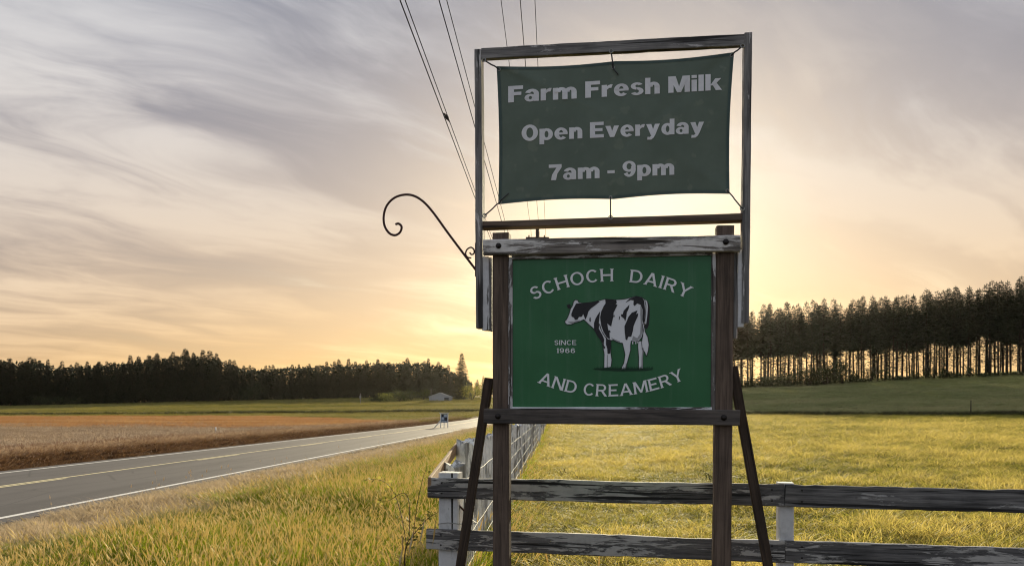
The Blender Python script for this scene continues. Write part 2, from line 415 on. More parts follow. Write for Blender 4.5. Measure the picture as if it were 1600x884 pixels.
stk = nt.noise(nt.mapping(tc.outputs['Object'], scale=(14, 14, .9)), 1.6, 5, .6); c = nt.mix(nt.remap(stk, .52, .78, 0, .30), c, (.10, .20, .12)); c = nt.mix(nt.remap(nt.noise(tc.outputs['Object'], 26, 5, .7), .62, .72, 0, .35), c, (.02, .08, .035))
principled(nt, out, c, .42, .45, 0, sp, .05, .001); M_green = m
DP = -.012
pc = [P(798, 404.5, DP), P(1114, 397.5, DP), P(1113.5, 640, DP), P(797, 640, DP)]
bk = [p - NS * .018 for p in pc]
panel = obj('sign_panel', mesh('panel', pc + bk, [(3, 2, 1, 0), (4, 5, 6, 7), (0, 1, 5, 4), (1, 2, 6, 5), (2, 3, 7, 6), (3, 0, 4, 7)]), M_green, sign)
tag(panel, 'green sign panel with white lettering and a black and white cow')
sboard('trim', 797.2, 640, 797.2, 402, .028, .030, M_trim, -.002, wob=.001)
sboard('trim', 1114.5, 640, 1115.2, 394, .026, .030, M_trim, -.002, wob=.001)
sboard('trim', 799.5, 401.5, 1113, 394.3, .030, .032, M_trim, .004, wob=.001)
sboard('bottom_trim', 799.5, 638.0, 1112.5, 638.4, .021, .030, M_flake, .006, wob=.002, chip=.005)

# hand-built letterforms: a heavy grotesque for the banner, wide small-serif capitals for the panel
def RC(x0, y0, x1, y1): return [[(x0, y0), (x1, y0), (x1, y1), (x0, y1)]]
def RG(cx, cy, rx, ry, a0, a1, wv, wh):
    n = max(5, int(abs(a1 - a0) / 11)); out_ = []; pr = None
    for k in range(n + 1):
        a = R(a0 + (a1 - a0) * k / n); c, s = math.cos(a), math.sin(a)
        cur = ((cx + rx * c, cy + ry * s), (cx + (rx - wv) * c, cy + (ry - wh) * s))
        if pr: out_.append([pr[0], cur[0], cur[1], pr[1]])
        pr = cur
    return out_
def PL(*p): return [list(p)]
_arch = lambda x: RG(x + .40, .44, .29, .30, 0, 180, .25, .19) + RC(x + .44, 0, x + .69, .45)
_v = PL((0, .72), (.27, .72), (.47, 0), (.25, 0)) + PL((.72, .72), (.46, .72), (.25, 0), (.47, 0))
GROT = {'F': (.70, RC(0, 0, .27, 1) + RC(.26, .78, .70, 1) + RC(.26, .42, .62, .62)),
 'a': (.68, RC(.43, 0, .67, .48) + RG(.345, .46, .325, .29, 0, 165, .24, .17) + RG(.27, .215, .275, .235, 0, 360, .20, .13)),
 'r': (.50, RC(0, 0, .25, .72) + PL((.2, .42), (.2, .56), (.30, .68), (.42, .74), (.52, .73), (.46, .52), (.36, .52), (.25, .42))),
 'm': (1.12, RC(0, 0, .25, .72) + _arch(0) + _arch(.43)), 'n': (.69, RC(0, 0, .25, .72) + _arch(0)), 'h': (.69, RC(0, 0, .25, 1) + _arch(0)),
 'e': (.70, RG(.35, .36, .35, .39, 0, 318, .24, .16) + RC(.12, .30, .69, .43)),
 's': (.62, RG(.31, .54, .29, .22, 25, 265, .22, .14) + RG(.31, .22, .31, .24, -155, 88, .22, .14)),
 'M': (1.02, RC(0, 0, .25, 1) + RC(.77, 0, 1.02, 1) + PL((.05, 1), (.35, 1), (.60, 0), (.42, 0)) + PL((.97, 1), (.67, 1), (.42, 0), (.60, 0))),
 'i': (.25, RC(0, 0, .25, .72) + RC(0, .81, .25, 1)), 'l': (.25, RC(0, 0, .25, 1)),
 'k': (.76, RC(0, 0, .25, 1) + PL((.22, .30), (.47, .72), (.75, .72), (.42, .30)) + PL((.30, .42), (.50, .50), (.78, 0), (.49, 0))),
 'O': (.86, RG(.43, .5, .43, .52, 0, 360, .25, .19)),
 'p': (.71, RC(0, -.27, .25, .72) + RG(.37, .36, .34, .38, 0, 360, .24, .17)), 'd': (.69, RC(.44, 0, .69, 1) + RG(.33, .36, .33, .38, 0, 360, .24, .17)),
 'E': (.73, RC(0, 0, .27, 1) + RC(.26, .79, .72, 1) + RC(.26, .41, .66, .60) + RC(.26, 0, .73, .21)), 'v': (.72, _v),
 'y': (.72, _v + PL((.30, .02), (.47, .02), (.40, -.14), (.27, -.27), (.05, -.27), (.07, -.09), (.20, -.10))),
 '7': (.66, RC(0, .79, .66, 1) + PL((.40, .80), (.66, .80), (.44, .40), (.37, 0), (.11, 0), (.17, .36))),
 '9': (.68, RG(.34, .66, .34, .35, 0, 360, .21, .15) + RG(.34, .48, .34, .49, -145, 30, .23, .16)), '-': (.38, RC(0, .27, .38, .46))}
_sf = lambda x, y: RC(x - .05, y, x + .23, y + .06)
_st = lambda x: RC(x, 0, x + .18, 1) + _sf(x, 0) + _sf(x, .94)
CAPS = {'S': (.74, RG(.37, .72, .35, .29, 15, 268, .17, .13) + RG(.37, .29, .37, .30, -165, 88, .17, .13)),
 'C': (.92, RG(.48, .5, .48, .51, 42, 318, .18, .13)), 'O': (1.04, RG(.52, .5, .52, .52, 0, 360, .18, .13)),
 'H': (.96, _st(0) + _st(.78) + RC(.17, .43, .79, .57)), 'I': (.18, _st(0)),
 'D': (.94, _st(0) + RC(.17, 0, .44, .13) + RC(.17, .87, .44, 1) + RG(.43, .5, .51, .5, -90, 90, .18, .13)),
 'A': (1.04, PL((0, 0), (.19, 0), (.60, 1), (.42, 1)) + PL((1.04, 0), (.84, 0), (.43, 1), (.62, 1)) + RC(.25, .24, .80, .37) + RC(-.05, 0, .25, .06) + RC(.78, 0, 1.09, .06)),
 'R': (.92, _st(0) + RC(.17, .87, .50, 1) + RC(.17, .41, .50, .54) + RG(.50, .705, .34, .295, -90, 90, .18, .13) + PL((.40, .44), (.60, .46), (.94, 0), (.72, 0))),
 'Y': (.98, RC(.40, 0, .58, .45) + _sf(.40, 0) + PL((0, 1), (.21, 1), (.58, .44), (.40, .42)) + PL((.98, 1), (.78, 1), (.40, .42), (.58, .44)) + RC(-.04, .94, .26, 1) + RC(.74, .94, 1.02, 1)),
 'N': (.98, _st(0) + _st(.80) + PL((0, 1), (.23, 1), (.97, 0), (.75, 0))), 'E': (.80, _st(0) + RC(.17, 0, .80, .14) + RC(.17, .86, .78, 1) + RC(.17, .43, .66, .57)),
 'M': (1.16, _st(0) + _st(.98) + PL((.02, 1), (.24, 1), (.66, .06), (.50, .06)) + PL((1.14, 1), (.92, 1), (.50, .06), (.66, .06))),
 '1': (.34, RC(.16, 0, .34, 1) + RC(.06, 0, .44, .07) + PL((0, .80), (.17, .84), (.17, 1))),
 '9': (.72, RG(.36, .67, .36, .34, 0, 360, .18, .13) + RG(.36, .50, .36, .51, -150, 20, .18, .13)), '6': (.72, RG(.36, .33, .36, .34, 0, 360, .18, .13) + RG(.36, .50, .36, .51, 30, 200, .18, .13))}
def text_verts(s, font, gap, space):
    """lay out a line; every stroke piece gets its own hair-thin layer"""
    vs = []; fs = []; x = 0.0; k = 0
    for ch in s:
        if ch == ' ': x += space - gap; continue
        adv, polys = font[ch]
        for p in polys:
            o = len(vs); vs += [(x + a, b, float(k % 12)) for a, b in p]; fs.append(tuple(range(o, o + len(p)))); k += 1
        x += adv + gap
    return np.array(vs), fs
def words(vs, fs, gap=.22):
    """split a line of text into its words"""
    iv = sorted((min(vs[i, 0] for i in f), max(vs[i, 0] for i in f)) for f in fs); cuts = []; e = iv[0][1]
    for a, b in iv:
        if a - e > gap: cuts.append((a + e) / 2)
        e = max(e, b)
    cuts = [-1e9] + cuts + [1e9]; res = []
    for a, b in zip(cuts[:-1], cuts[1:]):
        ff = [f for f in fs if a < vs[f[0], 0] < b]; ids = sorted({i for f in ff for i in f}); mp = {i: k for k, i in enumerate(ids)}
        res.append((ids, [tuple(mp[i] for i in f) for f in ff]))
    return res
m, nt, out = new_mat('white_vinyl_letters')
tc = nt.node('ShaderNodeTexCoord'); n = nt.noise(tc.outputs['Object'], 18, 4)
principled(nt, out, nt.mix(n, (.80, .81, .82), (.90, .90, .91)), .5, .35); M_letter = m
CAP = 1.0
def arc_text(s, uc, v_mid, width, cap, sag, parent, name, gap=.16, tilt=0.0, space=.75):
    """a line bent on a circular arc; sag > 0 arches up. Lengths are sign pixels"""
    vs, fs = text_verts(s, CAPS, gap, space); x0, x1 = vs[:, 0].min(), vs[:, 0].max()
    X = (vs[:, 0] - (x0 + x1) / 2) / (x1 - x0) * width; Y = vs[:, 1] / CAP * cap
    half = width / 2; rad = (half * half + sag * sag) / (2 * abs(sag)); k = 1 if sag > 0 else -1
    th = X / rad; rr = rad + k * (Y - cap / 2)
    U = uc + rr * np.sin(th); V = v_mid - k * (rr * np.cos(th) - rad)
    pts = [P(u, v + tilt * (u - uc), DP + .0030 + .00012 * l) for u, v, l in zip(U, V, vs[:, 2])]
    for ids, ff in words(vs, fs, .4): obj(name, flip_to(mesh(name, [pts[i] for i in ids], ff)), M_letter, parent)
def flip_to(me, n=None):
    n = n or NS
    bm = bmesh.new(); bm.from_mesh(me); bm.normal_update()
    for f in bm.faces:
        if f.normal.dot(n) < 0: f.normal_flip()
    bm.to_mesh(me); bm.free(); return me
arc_text('SCHOCH DAIRY', 955, 429.5, 258, 19.8, 32, panel, 'lettering', .20, -.008, 1.35)
arc_text('AND CREAMERY', 955, 609.5, 230, 18.8, -25, panel, 'lettering', .15, -.022, .62)
arc_text('SINCE', 883.5, 535, 34, 7.4, .01, panel, 'lettering', .16)
arc_text('1966', 884, 547.5, 29, 7.4, .01, panel, 'lettering', .20)

# the cow: flat print in layers
def cw(pts, lay): return [P(860 + a / 5.894, 450 + b / 5.894, DP + .002 + .0008 * lay) for a, b in pts]
def stroke(pts, w, lay):
    out_ = []
    for (a, b) in zip(pts[:-1], pts[1:]):
        dx, dy = b[0] - a[0], b[1] - a[1]; l = math.hypot(dx, dy) or 1; nx_, ny_ = -dy / l * w / 2, dx / l * w / 2
        out_.append((cw([(a[0] + nx_, a[1] + ny_), (b[0] + nx_, b[1] + ny_), (b[0] - nx_, b[1] - ny_), (a[0] - nx_, a[1] - ny_)], lay), 1))
    return out_
body = [(133, 303), (148, 290), (162, 262), (176, 225), (186, 188), (204, 160), (214, 124), (228, 107), (250, 109), (262, 132), (300, 138), (380, 129), (440, 117),
        (500, 101), (600, 107), (690, 99), (740, 87), (790, 74), (840, 84), (868, 104), (880, 160), (876, 240), (868, 330), (856, 400), (842, 452), (815, 486),
        (780, 492), (745, 485), (738, 520), (738, 570), (728, 612), (714, 660), (700, 715), (700, 744), (652, 748), (654, 732), (676, 690), (688, 610), (678, 565), (664, 505),
        (640, 503), (610, 492), (580, 476), (556, 480), (557, 600), (565, 660), (558, 724), (530, 732), (494, 734), (494, 690), (496, 610), (488, 560), (474, 490), (436, 440), (398, 372),
        (350, 330), (308, 288), (270, 306), (225, 318), (195, 334), (150, 333), (136, 318)]
farleg = [(808, 486), (850, 486), (856, 560), (850, 640), (850, 742), (812, 748), (814, 640), (806, 540)]
tail = [(866, 110), (895, 118), (914, 170), (914, 260), (906, 340), (888, 380), (872, 360), (880, 250), (884, 170)]
tailw = [(872, 108), (890, 120), (898, 170), (892, 250), (882, 330), (872, 330), (876, 240), (882, 170)]
switch = [(850, 330), (866, 330), (872, 400), (896, 450), (908, 520), (900, 580), (884, 628), (870, 590), (846, 560), (840, 500), (852, 430)]
black = [[(150, 156), (176, 146), (188, 158), (180, 186), (164, 186)],
         [(238, 140), (300, 140), (380, 130), (440, 119), (455, 124), (412, 158), (372, 188), (350, 214), (340, 250), (322, 290), (312, 262), (302, 236), (290, 262), (262, 264), (248, 290), (226, 292), (216, 270), (196, 262), (192, 238), (206, 200), (222, 168)],
         [(505, 104), (560, 106), (606, 112), (612, 132), (600, 150), (618, 152), (600, 190), (582, 226), (580, 262), (566, 320), (560, 352), (540, 340), (524, 322), (530, 372), (544, 410), (548, 470), (520, 452), (490, 405), (468, 345), (458, 270), (468, 215), (488, 170), (508, 140)],
         [(448, 226), (458, 214), (452, 262), (446, 320), (460, 372), (482, 420), (512, 462), (512, 520), (524, 560), (526, 604), (552, 600), (556, 476), (530, 470), (500, 434), (474, 392), (456, 330), (450, 330), (446, 372), (478, 430), (496, 470), (490, 520), (506, 548), (492, 560), (480, 500), (440, 445), (402, 372), (402, 320), (414, 284), (432, 250)],
         [(362, 270), (370, 270), (372, 304), (364, 312), (358, 296)],
         [(690, 134), (730, 96), (790, 76), (842, 88), (862, 112), (872, 200), (868, 300), (856, 330), (848, 290), (850, 200), (830, 152), (800, 140), (776, 164), (764, 150), (768, 112), (740, 108)],
         [(700, 180), (728, 152), (720, 190), (704, 222), (700, 262), (690, 306), (678, 280), (664, 268), (650, 258), (652, 240), (666, 240), (674, 210)],
         [(632, 262), (640, 260), (638, 288), (630, 292)], [(582, 250), (592, 248), (590, 266), (582, 266)],
         [(684, 400), (682, 350), (700, 310), (720, 262), (750, 226), (802, 204), (790, 240), (808, 230), (806, 256), (786, 300), (766, 350), (760, 392), (744, 446), (716, 446), (706, 480), (692, 470)],
         [(536, 392), (546, 386), (554, 400), (548, 412)]]
grey = [[(830, 160), (846, 200), (848, 300), (846, 400), (836, 450), (800, 486), (750, 478), (762, 440), (800, 460), (826, 420), (832, 330), (828, 240)],
        [(556, 452), (600, 474), (640, 488), (640, 503), (610, 494), (580, 478)], [(852, 540), (860, 560), (852, 640), (850, 740), (838, 742), (840, 640)],
        [(522, 610), (530, 620), (528, 728), (518, 730)], [(694, 690), (702, 690), (700, 742), (688, 744)], [(160, 310), (220, 304), (270, 292), (268, 304), (225, 317), (195, 330)]]
teats = [[(752, 484), (764, 484), (762, 516), (754, 516)], [(780, 488), (792, 488), (790, 514), (782, 514)], [(796, 484), (806, 482), (804, 506), (798, 506)]]
polys = [(cw(farleg, 1), 0), (cw(tail, 0), 1), (cw(tailw, 1), 0), (cw(body, 2), 0), (cw(switch, 3), 0)]
polys += [(cw(b, 4), 1) for b in black] + [(cw(b, 3), 2) for b in grey] + [(cw(b, 3), 0) for b in teats]
polys += stroke(body + body[:1], 5, 5) + stroke(farleg + farleg[:1], 5, 2) + stroke(switch + switch[:1], 5, 5)
polys += [(cw([(x, 744), (x + 8, 744), (x + 4 + random.uniform(-6, 6), 744 - random.uniform(14, 34))], 6), 3) for x in range(405, 940, 9)]
polys += [(cw([(385, 744), (560, 738), (950, 748), (880, 760), (620, 764), (430, 752)], 1), 3)]
M_cb = plain('cow_black_print', (.022, .021, .024), .5); M_cg = plain('cow_grey_print', (.36, .36, .37), .5)
M_cgr = plain('dark_green_print', (.008, .045, .020), .5); M_cwh = plain('cow_white_print', (.80, .80, .83), .5, var=.03)
obj('cow_picture', flat_poly(polys), [M_cwh, M_cb, M_cg, M_cgr], panel)

# braces splayed to either side of the posts
for (u0, v0, u1, v1) in ((763.5, 590, 718, 884), (1145.5, 572, 1201, 884)):
    a = P(u0, v0, -.045); b = P(u1, v1, -.045); dirn = (b - a).normalized(); b = a + dirn * ((a.z - (sz - .2)) / -dirn.z)
    board('brace', b, a, .054, .05, M_brace, sign, NS, wob=.001)
# banner frame fixed to the post sides
for (ut, vt, ub, vb) in ((746.6, 77, 749.0, 512), (1169.4, 51, 1164.5, 504)):
    sboard('frame_post', ub, vb, ut, vt, .044, .085, M_frame, -.005, wob=.0018)
sboard('frame_rail', 752.2, 83.5, 1163.5, 61.5, .068, .038, M_frame, -.010, wob=.003, chip=.003)
sboard('frame_rail', 752.6, 350.8, 1163.0, 338.2, .040, .085, M_post, -.012, wob=.0015)
# packing blocks between frame and posts
sboard('packing_block', 759.0, 515.5, 758.2, 401, .046, .075, M_block, -.012, wob=.003)
sboard('packing_block', 765.9, 516, 765.7, 402, .017, .075, M_frame, -.020, wob=.002)
sboard('packing_block', 1157.6, 511, 1158.6, 390, .036, .075, M_block, -.012, wob=.003)
sboard('packing_block', 1148.9, 528, 1149.6, 388, .024, .075, M_frame, -.020, wob=.002)

# ------------------------------------------------------------------ banner
TL, TR, BR, BL = np.array((776, 104.)), np.array((1147, 82.)), np.array((1140, 303.)), np.array((778.5, 319.5))
def ban_uv(u, v):                                     # pixel -> 0..1 across the banner
    s = (u - 777) / 367; t = (v - (104 - 22 * s)) / (217 + 4 * s); return s, t
def ban_d(s, t):                                      # how far the cloth bellies towards the viewer
    e = np.clip(s, 0, 1); g = np.clip(t, 0, 1)
    d = .012 * np.sin(math.pi * e) * np.sin(math.pi * g) + .006 * np.sin(2.3 * math.pi * e + 1.0) * np.sin(1.6 * math.pi * g + .5)
    d = d + .010 * np.exp(-((s - t * 1.1 - .03) / .035) ** 2) * np.exp(-t * 4) * 1.3
    d = d - .010 * np.exp(-((s + t * .75 - 1.0) / .03) ** 2) * (1 - g) * .9
    d = d + .009 * np.exp(-((s - .1 - (1 - t) * .5) / .03) ** 2) * np.exp(-(1 - t) * 5)
    d = d + .003 * np.sin(22 * s + 6 * t) * np.exp(-((t - 0) / .12) ** 2) + .0025 * np.sin(19 * s + 2) * np.exp(-((t - 1) / .1) ** 2)
    d = d + .006 * np.exp(-((s - .5 - .28 * t) / .03) ** 2) * np.exp(-t * 3) - .006 * np.exp(-((s - .5 + .3 * (1 - t)) / .03) ** 2) * np.exp(-(1 - t) * 4) + .007 * np.exp(-((1 - s) - (1 - t) * .8) ** 2 / .0012) * np.exp(-(1 - t) * 4)
    return d
def ban_pt(u, v, off=0.0):
    s, t = ban_uv(u, v); return P(u, v, -.03 + float(ban_d(s, t)) + off)
NU, NV = 72, 44; vs = []; fs = []
for j in range(NV + 1):
    t = j / NV
    for i in range(NU + 1):
        s = i / NU
        p = (TL * (1 - s) + TR * s) * (1 - t) + (BL * (1 - s) + BR * s) * t
        # edges pulled in between the eyelets
        p = p + np.array((2.6 * math.sin(math.pi * t) * (1 - s) ** 6 - 3.4 * math.sin(math.pi * t) * s ** 6,
                          3.2 * abs(math.sin(2 * math.pi * s)) * (1 - t) ** 6 + (3 * math.sin(math.pi * s)) * (1 - t) ** 3 - 3.6 * abs(math.sin(2 * math.pi * s)) * t ** 6))
        vs.append(ban_pt(p[0], p[1]))
for j in range(NV):
    for i in range(NU): a = j * (NU + 1) + i; fs.append((a, a + NU + 1, a + NU + 2, a + 1))
m, nt, out = new_mat('green_banner_cloth')
tc = nt.node('ShaderNodeTexCoord'); n = nt.noise(tc.outputs['Object'], 5, 5, .6); fw = nt.noise(tc.outputs['Object'], 260, 2)
c = nt.mix(nt.remap(n, .3, .7), (.056, .092, .082), (.074, .114, .102))
c = nt.mix(nt.remap(nt.noise(nt.mapping(tc.outputs['Object'], (4, 2, 1)), 9, 3, .5), .60, .66, 0, .35), c, (.13, .165, .14))
df = nt.node('ShaderNodeBsdfPrincipled', ins={'Base Color': c, 'Roughness': .55, 'Specular IOR Level': .3})
bp = nt.node('ShaderNodeBump', ins={'Strength': .2, 'Distance': .001, 'Height': fw}); nt.l.new(bp.outputs[0], df.inputs['Normal'])
tr = nt.node('ShaderNodeBsdfTranslucent', ins={'Color': nt.mix(.6, c, (.095, .095, .085))})
mx = nt.node('ShaderNodeMixShader', ins={0: .06, 1: df.outputs[0], 2: tr.outputs[0]}); nt.l.new(mx.outputs[0], out.inputs['Surface'])
M_ban = m
bc = P(958, 320, -.03)
banner = empty('banner', bc, 'green cloth banner with white opening hours tied inside the tall frame', 'banner')
cloth = obj('cloth', mesh('cloth', vs, fs, True), M_ban, banner)
def hem(i0, i1, j0, j1):
    hv = []; hf = []; w = i1 - i0 + 1
    for j in range(j0, j1 + 1):
        for i in range(i0, i1 + 1): hv.append(vs[j * (NU + 1) + i] + NS * .0018)
    for j in range(j1 - j0):
        for i in range(i1 - i0): a = j * w + i; hf.append((a, a + w, a + w + 1, a + 1))
    obj('hem', mesh('hem', hv, hf, True), M_ban, cloth)
hem(0, NU, 0, 1); hem(0, NU, NV - 1, NV); hem(0, 1, 1, NV - 1); hem(NU - 1, NU, 1, NV - 1)
m, nt, out = new_mat('banner_letters')
tc = nt.node('ShaderNodeTexCoord'); n = nt.noise(tc.outputs['Object'], 9, 5, .6)
c = nt.mix(nt.remap(n, .3, .7), (.84, .82, .84), (.95, .94, .95))
df = nt.node('ShaderNodeBsdfDiffuse', ins={0: c}); tr = nt.node('ShaderNodeBsdfTranslucent', ins={0: (.25, .22, .22, 1)})
mx = nt.node('ShaderNodeMixShader', ins={0: .15, 1: df.outputs[0], 2: tr.outputs[0]}); nt.l.new(mx.outputs[0], out.inputs['Surface'])
M_bl = m
def banner_text(s, u0, v0, u1, v1, cap):
    vs, fs = text_verts(s, GROT, .075, .40)
    x0, x1 = vs[:, 0].min(), vs[:, 0].max(); X = (vs[:, 0] - x0) / (x1 - x0); Y = vs[:, 1] / CAP * cap
    pts = [ban_pt(u0 + (u1 - u0) * a, v0 + (v1 - v0) * a - b, .0032 + .00015 * l) for a, b, l in zip(X, Y, vs[:, 2])]
    for ids, ff in words(vs, fs): obj('lettering', flip_to(mesh('lettering', [pts[i] for i in ids], ff)), M_bl, cloth)
banner_text('Farm Fresh Milk', 794, 160.5, 1128, 140.5, 25.5)
banner_text('Open Everyday', 815, 220.5, 1100, 208, 24.5)
banner_text('7am - 9pm', 857.5, 282, 1053.5, 273, 24.5)
ring = [(.0055, 0), (.0055, -.003), (.0095, -.003), (.011, -.001), (.011, .0)]
for (gu, gv, fu, fv) in ((780, 109, 756, 94), (958, 106, 955, 80), (1143, 87, 1160.5, 72), (1136.5, 298, 1160, 326), (954, 308.5, 954, 340), (782, 315.5, 757, 337)):
    M = Matrix((ES, -NS, UP)).transposed().to_4x4(); M.translation = ban_pt(gu, gv, .002)
    me = lathe_mesh(ring, 14); obj('eyelet', me, M_steel, cloth, mw=M)
    a = ban_pt(gu, gv, .006); b = P(fu, fv, -.006); mid = (a + b) / 2
    obj('bungee_cord', tube_mesh([a, a + (b - a) * .3 + UP * .004, mid, b], .0045, 6), M_cord, banner)
    lp_ = [b + (ES * math.cos(q) + UP * math.sin(q)) * .012 - NS * .004 * math.sin(q) for q in np.linspace(0, 2 * math.pi, 11)]
    obj('cord_loop', tube_mesh(lp_, .0035, 6), M_steel, banner)
obj('cord_tail', tube_mesh([ban_pt(958, 107, .008), ban_pt(962, 112, .012), ban_pt(966, 117, .006)], .004, 6), M_cord, banner)
obj('cord_tail', tube_mesh([ban_pt(782, 314, .008), ban_pt(788, 308, .012), ban_pt(795, 302, .006)], .0035, 6), M_cord, banner)

# ------------------------------------------------------------------ iron scroll bracket on the frame post
def smooth_path(pts, n=6):
    pts = [Vector(p) for p in pts]; out_ = []
    for i in range(len(pts) - 1):
        p0, p1, p2, p3 = pts[max(i - 1, 0)], pts[i], pts[i + 1], pts[min(i + 2, len(pts) - 1)]
        for k in range(n):
            t = k / n; out_.append(.5 * ((2 * p1) + (p2 - p0) * t + (2 * p0 - 5 * p1 + 4 * p2 - p3) * t * t + (3 * p1 - p0 - 3 * p2 + p3) * t ** 3))
    return out_ + [pts[-1]]
hook = empty('scroll_bracket', P(742, 418, -.045), 'curled dark iron plant hanger bracket on the left banner frame post', 'bracket')
main = [(743, 421), (724, 396), (700, 364), (676, 331), (660, 314), (645, 305.5), (630, 304.5), (615, 310), (604, 322), (599.5, 338), (601, 353), (608, 364), (617, 367.5), (625, 363), (627.5, 354.5), (623, 349.5), (618, 350.5)]
obj('arm', tube_mesh(smooth_path([P(u, v, -.045) for u, v in main]), .0075, 8), M_iron, hook)
small = [(737, 403), (731, 402), (727.5, 396.5), (730, 389.5), (736, 386.5), (740.5, 390), (740.5, 396), (736.5, 397.5), (734, 394.5)]
obj('scroll', tube_mesh(smooth_path([P(u, v, -.045) for u, v in small]), .0048, 8), M_iron, hook)
sboard('mounting_plate', 742.6, 432, 742.6, 380, .024, .006, M_iron, -.03, hook, face=-ES, wob=0)

# ------------------------------------------------------------------ board fence in front of the pasture
FB = Vector(((700 - CU) / F * 5.2, 5.2, 0)) - ES * 0
def Q(u, v, dn=0.0): return pix(u, v, FB, NS, dn)
fence = empty('board_fence', (FB.x, FB.y, ground_z(FB.x, FB.y)), 'weathered wooden board fence with flaking paint running right behind the sign', 'fence')
rails = [((668, 761.5), (1226, 773.5), (1900, 791), .141, M_rail, M_rail2), ((666.5, 842), (1226, 861.5), (1900, 884), .140, M_rail, M_rail)]
for (a, b, c_, w, m1, m2) in rails:
    board('rail', Q(*a), Q(*b), w, .026, m1, fence, NS, wob=.004, chip=.006, bev=.004)
    board('rail', Q(b[0] + 1.2, b[1]), Q(*c_), w, .026, m2, fence, NS, wob=.004, chip=.006, bev=.004)
board('rail', Q(668, 926, .0), Q(1226, 950), .14, .026, M_rail, fence, NS, wob=.004); board('rail', Q(1227.2, 950), Q(1900, 978), .14, .026, M_rail, fence, NS, wob=.004)
for (u, vt, w) in ((700.5, 738.5, .142), (1228.5, 754, .098), (1808, 772, .10)):
    a = Q(u, vt, -.029); b = Vector((a.x, a.y, ground_z(a.x, a.y) - .3))
    po = board('post', b, a, w, w * .95, M_white, fence, NS, wob=.002, bev=.010, chip=.004)
for ra in [o for o in fence.children if o.name.startswith('rail')]:
    Wr = wmat(ra); L_ = max(v.co.x for v in ra.data.vertices)
    for xx_ in (.10, L_ - .08):
        for zz_ in (-.035, .035):
            obj('nail', lathe_mesh([(.006, 0), (.006, -.0015), (.003, -.0025)], 8), M_bolt, ra, mw=Wr @ Matrix.Translation((xx_, -.001, zz_)))
# ------------------------------------------------------------------ wire fence along the road
WD = Vector((.054, 1, 0)).normalized(); WX0 = FB.x - .05
def wpt(y, off=0.0, z=0.0):
    x = WX0 + .054 * (y - 5.2) + off; return Vector((x, y, ground_z(x, y) + z))
wf = empty('wire_fence', wpt(5.9), 'old split post and wire fence receding beside the road verge', 'fence')
def wsm(y, off, z):
    x = WX0 + .054 * (y - 5.2) + off; return Vector((x, y, -.0075 * y + z))
def split_post(y, off, h, r_, lean=0.0, seed=0):
    rr = random.Random(seed); b = wpt(y, off, -.3); k = 9; vs = []; fs = []
    n = 9; ph = [rr.uniform(.78, 1.15) for _ in range(k)]
    for i in range(n + 1):
        t = i / n; zz = (h + .3) * t
        for j in range(k):
            a = 2 * math.pi * j / k; rad = r_ * ph[j] * (1 - .12 * t) * rr.uniform(.96, 1.04)
            dz = rr.uniform(-.05, .03) if i == n else 0
            vs.append((zz + dz, rad * math.cos(a), rad * math.sin(a)))
    for i in range(n):
        for j in range(k): a = i * k + j; c_ = i * k + (j + 1) % k; fs.append((a, c_, c_ + k, a + k))
    vs.append(((h + .3) - .012, 0, 0)); fs += [(n * k + j, n * k + (j + 1) % k, len(vs) - 1) for j in range(k)]
    M = Matrix(((0, 1, 0), (0, 0, 1), (1, 0, 0))).to_4x4()   # X of the piece points up
    M = Matrix.Translation(b) @ Matrix.Rotation(lean, 4, 'Y') @ M
    obj('post', mesh('post', vs, fs), M_split, wf, mw=M)
yy = [5.95, 6.75, 7.85, 9.6, 11.4, 12.7, 14.2, 15.8, 17.5, 19.4, 21.5, 23.8, 26.4, 29.2, 32.5, 36, 40, 44.5, 49, 54, 60, 67, 75]
hh = [1.27, 1.40, 1.36, 1.36, 1.40, 1.42]
for i, y in enumerate(yy):
    split_post(y, random.uniform(-.03, .03), (hh[i] if i < 6 else random.uniform(1.33, 1.47)) , random.uniform(.095, .12) if i > 1 else .10, random.uniform(-.03, .03), i)
for k, z in enumerate((.28, .50, .72, .95, 1.18)):
    pts = [wsm(5.3, .0, z)]
    for i, y in enumerate(yy):
        pts.append(wsm(y, .10, z + random.uniform(-.006, .006)))
        if i + 1 < len(yy): pts.append(wsm((y + yy[i + 1]) / 2, .10, z - .008))
    obj('wire', tube_mesh(pts, .0028, 5), M_steel, wf)
sv = []; sf = []
for y_ in np.arange(6.0, 34, .32):
    t_ = tube_mesh([wsm(y_, .10, .26), wsm(y_ + random.uniform(-.02, .02), .10, .72), wsm(y_, .10, 1.19)], .0016, 4); o_ = len(sv); sv += [tuple(v.co) for v in t_.vertices]; sf += [tuple(i + o_ for i in f.vertices) for f in t_.polygons]; bpy.data.meshes.remove(t_)
tag(obj('stay_wires', mesh('stay_wires', sv, sf), M_steel, wf), kind='stuff')
board('top_board', wpt(5.22, -.09, 1.19), wpt(6.85, -.11, 1.33), .09, .024, M_lit, wf, (-1, 0, 0), wob=.002)
obj('barbed_wire', tube_mesh([Q(684, 818, .004), Q(700, 816, .004), Q(717, 818, .004), Q(745, 817, -.06), wpt(5.9, .1, .87)], .003, 5), M_steel, wf)
obj('wire_stay', tube_mesh([Q(706, 776, -.04), Q(716, 788, -.06), Q(728, 800, -.1)], .007, 5), M_iron, wf)

